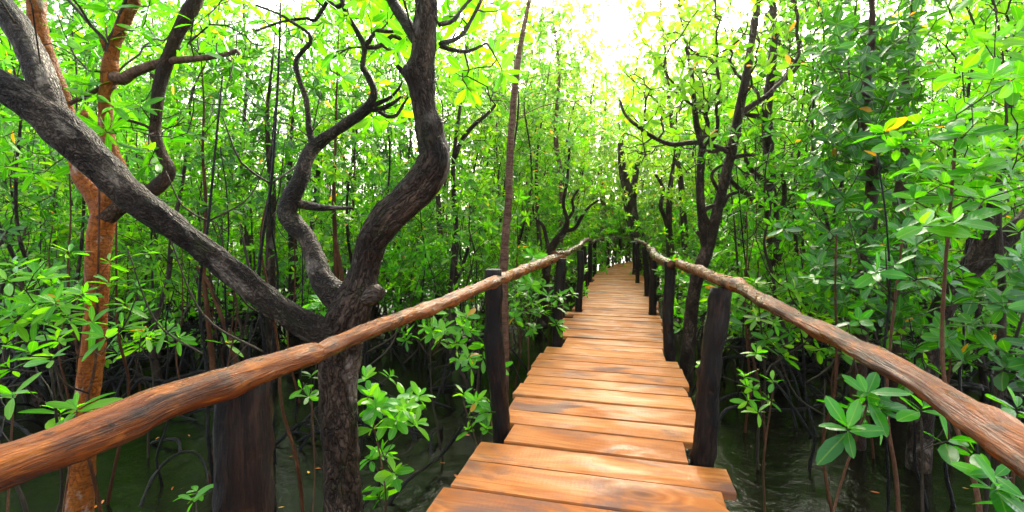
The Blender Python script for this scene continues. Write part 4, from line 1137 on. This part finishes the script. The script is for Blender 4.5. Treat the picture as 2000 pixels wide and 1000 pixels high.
gap = lambda px, y: not (1120 < px < 1265)
n1_ = scatter(root_p, 40, 5.2, 11, .8, 1.5, 'near', (.85, 1.2), 1.15, lambda px, y: px < 980 or px > 1420, 99)
n2_ = scatter(near_p, 56, 5.2, 13, 1.0, 1.7, 'near', (.85, 1.15), 1.2, gap, 99)
n3b = scatter(warm_p, 34, 21, 34, 1.2, 1.6, 'warm', (.95, 1.15), .4, lambda px, y: 1080 < px < 1310 and (px < 1135 or px > 1225 or y > 27))
n3_ = scatter(warm_p, 62, 9, 32, 1.3, 1.9, 'warm', (.8, 1.15), .6, lambda px, y: 940 < px < 1120 or 1262 < px < 1570)
n4_ = scatter(far_p, 104, 11, 34, 1.35, 2.0, 'far', (.85, 1.15), 1.25, lambda px, y: not (940 < px < 1420))
print('trees', n1_, n2_, n3_, n4_)
# saplings
for k in range(272):
    for _ in range(50):
        y = math.sqrt(R.uniform(4.4**2, 15**2)) if k < 180 else R.uniform(15, 33); x = R.uniform(-1.15, 1.15) * y
        if k >= 225: y = R.uniform(13, 28); x = R.uniform(.06, .36) * y
        if y < (6.6 if x < .1 * y else 5.6): continue
        if path_dist(x, y) > 1.15 and min(math.hypot(x - a, y - b) for a, b in placed) > .35: break
    placed.append((x, y)); zn = zone(colpx(x, y))
    nm = {'left': 'at the left among the black roots', 'middle': 'behind the left railing', 'path': 'beside the far boardwalk posts', 'right': 'beyond the right railing over the water'}[zn]
    place(sap_p[R.integers(5)], x, y, R.uniform(0, 6.28), R.uniform(.8, 1.25) * (1 if k < 180 else 1.7), 'young leafy sapling growing ' + nm, 'saplings ' + nm)

# the wood beyond, one dark mass
fw = MB(); fr = np.random.default_rng(300)
nfw = 9000
fx = fr.uniform(-62, 62, nfw); fy = 36 + fr.uniform(0, 14, nfw); hz = np.array([5.5 + 3.5 * mnoise.noise(Vector((x * .12, y * .2, 0))) for x, y in zip(fx, fy)])
leaves(fw, np.column_stack([fx, fy, WATER + .2 + fr.uniform(0, 1, nfw) * hz]), np.column_stack([fr.normal(0, .5, nfw), fr.normal(-.3, .5, nfw), np.ones(nfw)]), fr, L=.36, hi=False, mat=0)
props(fw.build('far_wood', [M['leaf']]), kind='stuff')

# bare thin poles and drowned stems standing in the water
def bare_proto(seed, H):
    rng = np.random.default_rng(seed)
    root = empty('bare_stem', (0, 0, 0), 'x', 'stem')
    z = np.linspace(-.3, H, 8)
    c = spline(np.column_stack([np.cumsum(rng.normal(0, .035, 8)), np.cumsum(rng.normal(0, .035, 8)), z, .013 * (1 - .6 * np.linspace(0, 1, 8))]), .08)
    mb = MB(); tube(mb, c[:, :3], c[:, 3], 7, amp=.002, freq=12, seed=seed); mb.build('stem', M['bark_rust'] if seed % 2 else M['root'], root)
    for k in range(3):
        i = int(len(c) * rng.uniform(.4, .85)); a = rng.uniform(0, 6.28); l = rng.uniform(.25, .6)
        q = [(*c[i, :3], .006), (*(c[i, :3] + np.array([math.cos(a), math.sin(a), .7]) * l * .5), .005), (*(c[i, :3] + np.array([math.cos(a), math.sin(a), 1.4]) * l * .8), .003)]
        cc = spline(np.array(q), .06); mb = MB(); tube(mb, cc[:, :3], cc[:, 3], 5); mb.build('twig', M['twig'], root)
    root['_kids'] = [c.name for c in root.children]
    return root


bp = [bare_proto(200 + k, [1.6, 2.2, 2.8, 1.9][k]) for k in range(4)]
for k in range(60):
    for _ in range(50):
        y = R.uniform(2.6, 9.0); x = R.uniform(-1.1, 1.1) * y
        if path_dist(x, y) > 1.1 and min(math.hypot(x - a, y - b) for a, b in placed) > .2 and (y > 3.6 or colpx(x, y) > 1440 or colpx(x, y) < 950): break
    placed.append((x, y)); zn = zone(colpx(x, y))
    w = 'left' if zn in ('left', 'middle') else 'right'
    o = place(bp[k % 4], x, y, R.uniform(0, 6.28), R.uniform(.8, 1.2), f'thin bare stem rising from the water {w} of the boardwalk', f'bare stems {w} of the boardwalk')
    o['category'] = 'stem'

# arching black roots lying over the water, in the near and middle ground
def arch_root(pts, label, group=None, r=.018):
    c = spline(np.array([(*p, r * (1 - .3 * i / len(pts))) for i, p in enumerate(pts)]), .05)
    mb = MB(); tube(mb, c[:, :3], c[:, 3], 10, amp=.004, freq=10, seed=pts[0][0])
    o = mb.build('arching_root', M['root'], None, origin=(pts[0][0], pts[0][1], WATER))
    return props(o, label, 'root', group)


def W_(px, py, dz=0.0):
    """point dz over the water seen at this pixel"""
    Y = F * (EYE - WATER - dz) / (py - HY)
    return P(px, py, Y)


arch_root([W_(255, 1010, .0) - [0, 0, .1], W_(300, 930, .12), W_(340, 890, .2), W_(375, 882, .2), W_(400, 905, .1), W_(415, 990, -.05)], 'slim black root looping out of the water left of the thick near post', r=.012)
arch_root([W_(690, 880, .5), W_(740, 930, .05), W_(700, 1000, .0), W_(660, 1050, -.1)], 'black root trailing from the foot of the forked dark trunk', r=.014)
arch_root([W_(905, 830, .35), W_(860, 890, .1), W_(800, 935, .12), W_(760, 985, .0), W_(740, 1040, -.1)], 'curved root stepping through the water below the second left post', r=.014)
arch_root([W_(1395, 830, .0) - [0, 0, .1], W_(1412, 808, .05), W_(1440, 795, .12), W_(1500, 800, .1), W_(1560, 800, .12), W_(1640, 780, .25), W_(1680, 760, .4)], 'long dark root arching over the water right of the leaning post', r=.022)
arch_root([W_(1920, 760, .6), W_(1860, 755, .55), W_(1810, 770, .3), W_(1790, 830, -.05)], 'bent black root under the right handrail', r=.02)
arch_root([W_(0, 745, .3), W_(120, 735, .28), W_(240, 740, .22), W_(340, 765, .05), W_(370, 790, -.1)], 'long low root reaching across the water behind the red trunk', r=.018)
arch_root([W_(30, 640, .5), W_(60, 700, .4), W_(85, 760, .2), W_(95, 800, -.08)], 'steep black root propped in the water at the far left', r=.03)
ra = np.random.default_rng(77)
for k in range(210):
    left = ra.random() < .66
    px = ra.uniform(-80, 960) if left else ra.uniform(1430, 2080)
    Y = ra.uniform(4.4, 9.8)
    x = (px - HX) / F * Y
    if path_dist(x, Y) < 1.1: continue
    a = ra.uniform(0, 6.28); L = ra.uniform(.6, 1.7); h = ra.uniform(.15, .55)
    pts = []
    for u in np.linspace(-.5, .5, 6):
        pts.append(np.array([x + math.cos(a) * L * u + ra.normal(0, .03), Y + math.sin(a) * L * u * .6 + ra.normal(0, .03), WATER - .12 + h * (1 - (2 * u) ** 2) + ra.normal(0, .015)]))
    w = 'left' if left else 'right'
    arch_root(pts, f'black arching mangrove root over the water {w} of the boardwalk', f'arching roots {w} of the boardwalk', ra.uniform(.012, .026))

# fallen leaves on the water
def fallen_mesh():
    mb = MB()
    leaves(mb, np.zeros((1, 3)), np.array([[0, 0, 1.]]), np.random.default_rng(5), L=.11, n=(1, 1), tilt=(88, 90), mat=0, spread=.1)
    return mb.mesh('fallen_leaf', [M['fallen']])


fm = fallen_mesh()
spots = [W_(340, 950), W_(600, 920), W_(575, 890), W_(745, 950), W_(900, 800), W_(870, 905), W_(920, 850), W_(628, 915), W_(845, 900), W_(560, 990), W_(945, 935), W_(255, 830), W_(345, 755)]
while len(spots) < 60:
    px = ra.uniform(0, 960) if ra.random() < .75 else ra.uniform(1420, 2000)
    spots.append(W_(px, ra.uniform(640, 990)))
for k, q in enumerate(spots):
    o = bpy.data.objects.new('fallen_leaf', fm); col.objects.link(o)
    o.location = (q[0], q[1], WATER + .012); s_ = ra.uniform(.6, 1.2); o.scale = (s_, s_, s_)
    o.rotation_euler = (ra.normal(0, .12), ra.normal(0, .12), ra.uniform(0, 6.28))
    w = 'left' if q[0] < .3 else 'right'
    props(o, f'orange fallen leaf floating on the dark water {w} of the boardwalk', 'leaf', f'fallen leaves {w} of the boardwalk')

# ---------------------------------------------------------------- thin warm haze, added for the glow round the sky gap
mb = MB()
bx = np.array([(x, y, z) for z in (WATER - 1.6, 18.0) for y in (-8.0, 62.0) for x in (-70.0, 70.0)])
mb.add(bx, None, [[0, 2, 3, 1], [4, 5, 7, 6], [0, 1, 5, 4], [2, 6, 7, 3], [0, 4, 6, 2], [1, 3, 7, 5]])
m, nt, out = new_mat('warm glow haze')
pv = N(nt, 'VolumePrincipled', Density=.0015, Anisotropy=.93); pv.inputs['Color'].default_value = (1, .94, .72, 1)
nt.links.new(pv.outputs[0], out.inputs['Volume'])
props(mb.build('haze', m, smooth=False), kind='stuff')

# ---------------------------------------------------------------- light
SUN_EL, SUN_AZ = math.radians(32), math.radians(11)
wd = bpy.data.worlds.new('World'); scene.world = wd; wd.use_nodes = True
nt = wd.node_tree
bg = nt.nodes['Background']
sky = nt.nodes.new('ShaderNodeTexSky'); sky.sky_type = 'NISHITA'; sky.sun_disc = False
sky.sun_elevation = SUN_EL; sky.sun_rotation = SUN_AZ; sky.dust_density = 6.0; sky.air_density = 1.0; sky.ozone_density = .6
hs = nt.nodes.new('ShaderNodeHueSaturation'); hs.inputs['Saturation'].default_value = .45   # thin bright cloud: a whiter sky
nt.links.new(sky.outputs[0], hs.inputs['Color']); nt.links.new(hs.outputs[0], bg.inputs[0]); bg.inputs[1].default_value = .15
sd = bpy.data.lights.new('sun', 'SUN'); sd.energy = 1.5; sd.angle = math.radians(26); sd.color = (1, .88, .62)
so = bpy.data.objects.new('sun', sd); col.objects.link(so)
dirv = Vector((math.sin(SUN_AZ) * math.cos(SUN_EL), math.cos(SUN_AZ) * math.cos(SUN_EL), math.sin(SUN_EL)))
so.rotation_euler = dirv.to_track_quat('Z', 'Y').to_euler(); so.location = dirv * 60

# ---------------------------------------------------------------- camera
cd = bpy.data.cameras.new('camera'); co = bpy.data.objects.new('camera', cd); col.objects.link(co)
cd.sensor_width = 36; cd.lens = F / 2000 * 36; cd.shift_y = -.025
co.location = (0, 0, EYE); co.rotation_euler = (math.radians(90), 0, 0); cd.clip_end = 800; cd.clip_start = .02
scene.camera = co
vs = scene.view_settings
vs.view_transform = 'Standard'; vs.look = 'None'; vs.exposure = 3.15; vs.gamma = 1
cy = scene.cycles
cy.max_bounces = 8; cy.diffuse_bounces = 4; cy.glossy_bounces = 3; cy.transmission_bounces = 4; cy.transparent_max_bounces = 4
cy.caustics_reflective = False; cy.caustics_refractive = False; cy.sample_clamp_indirect = 6
cy.use_denoising = True
for o in list(scene.objects):
    if '_kids' in o: del o['_kids']
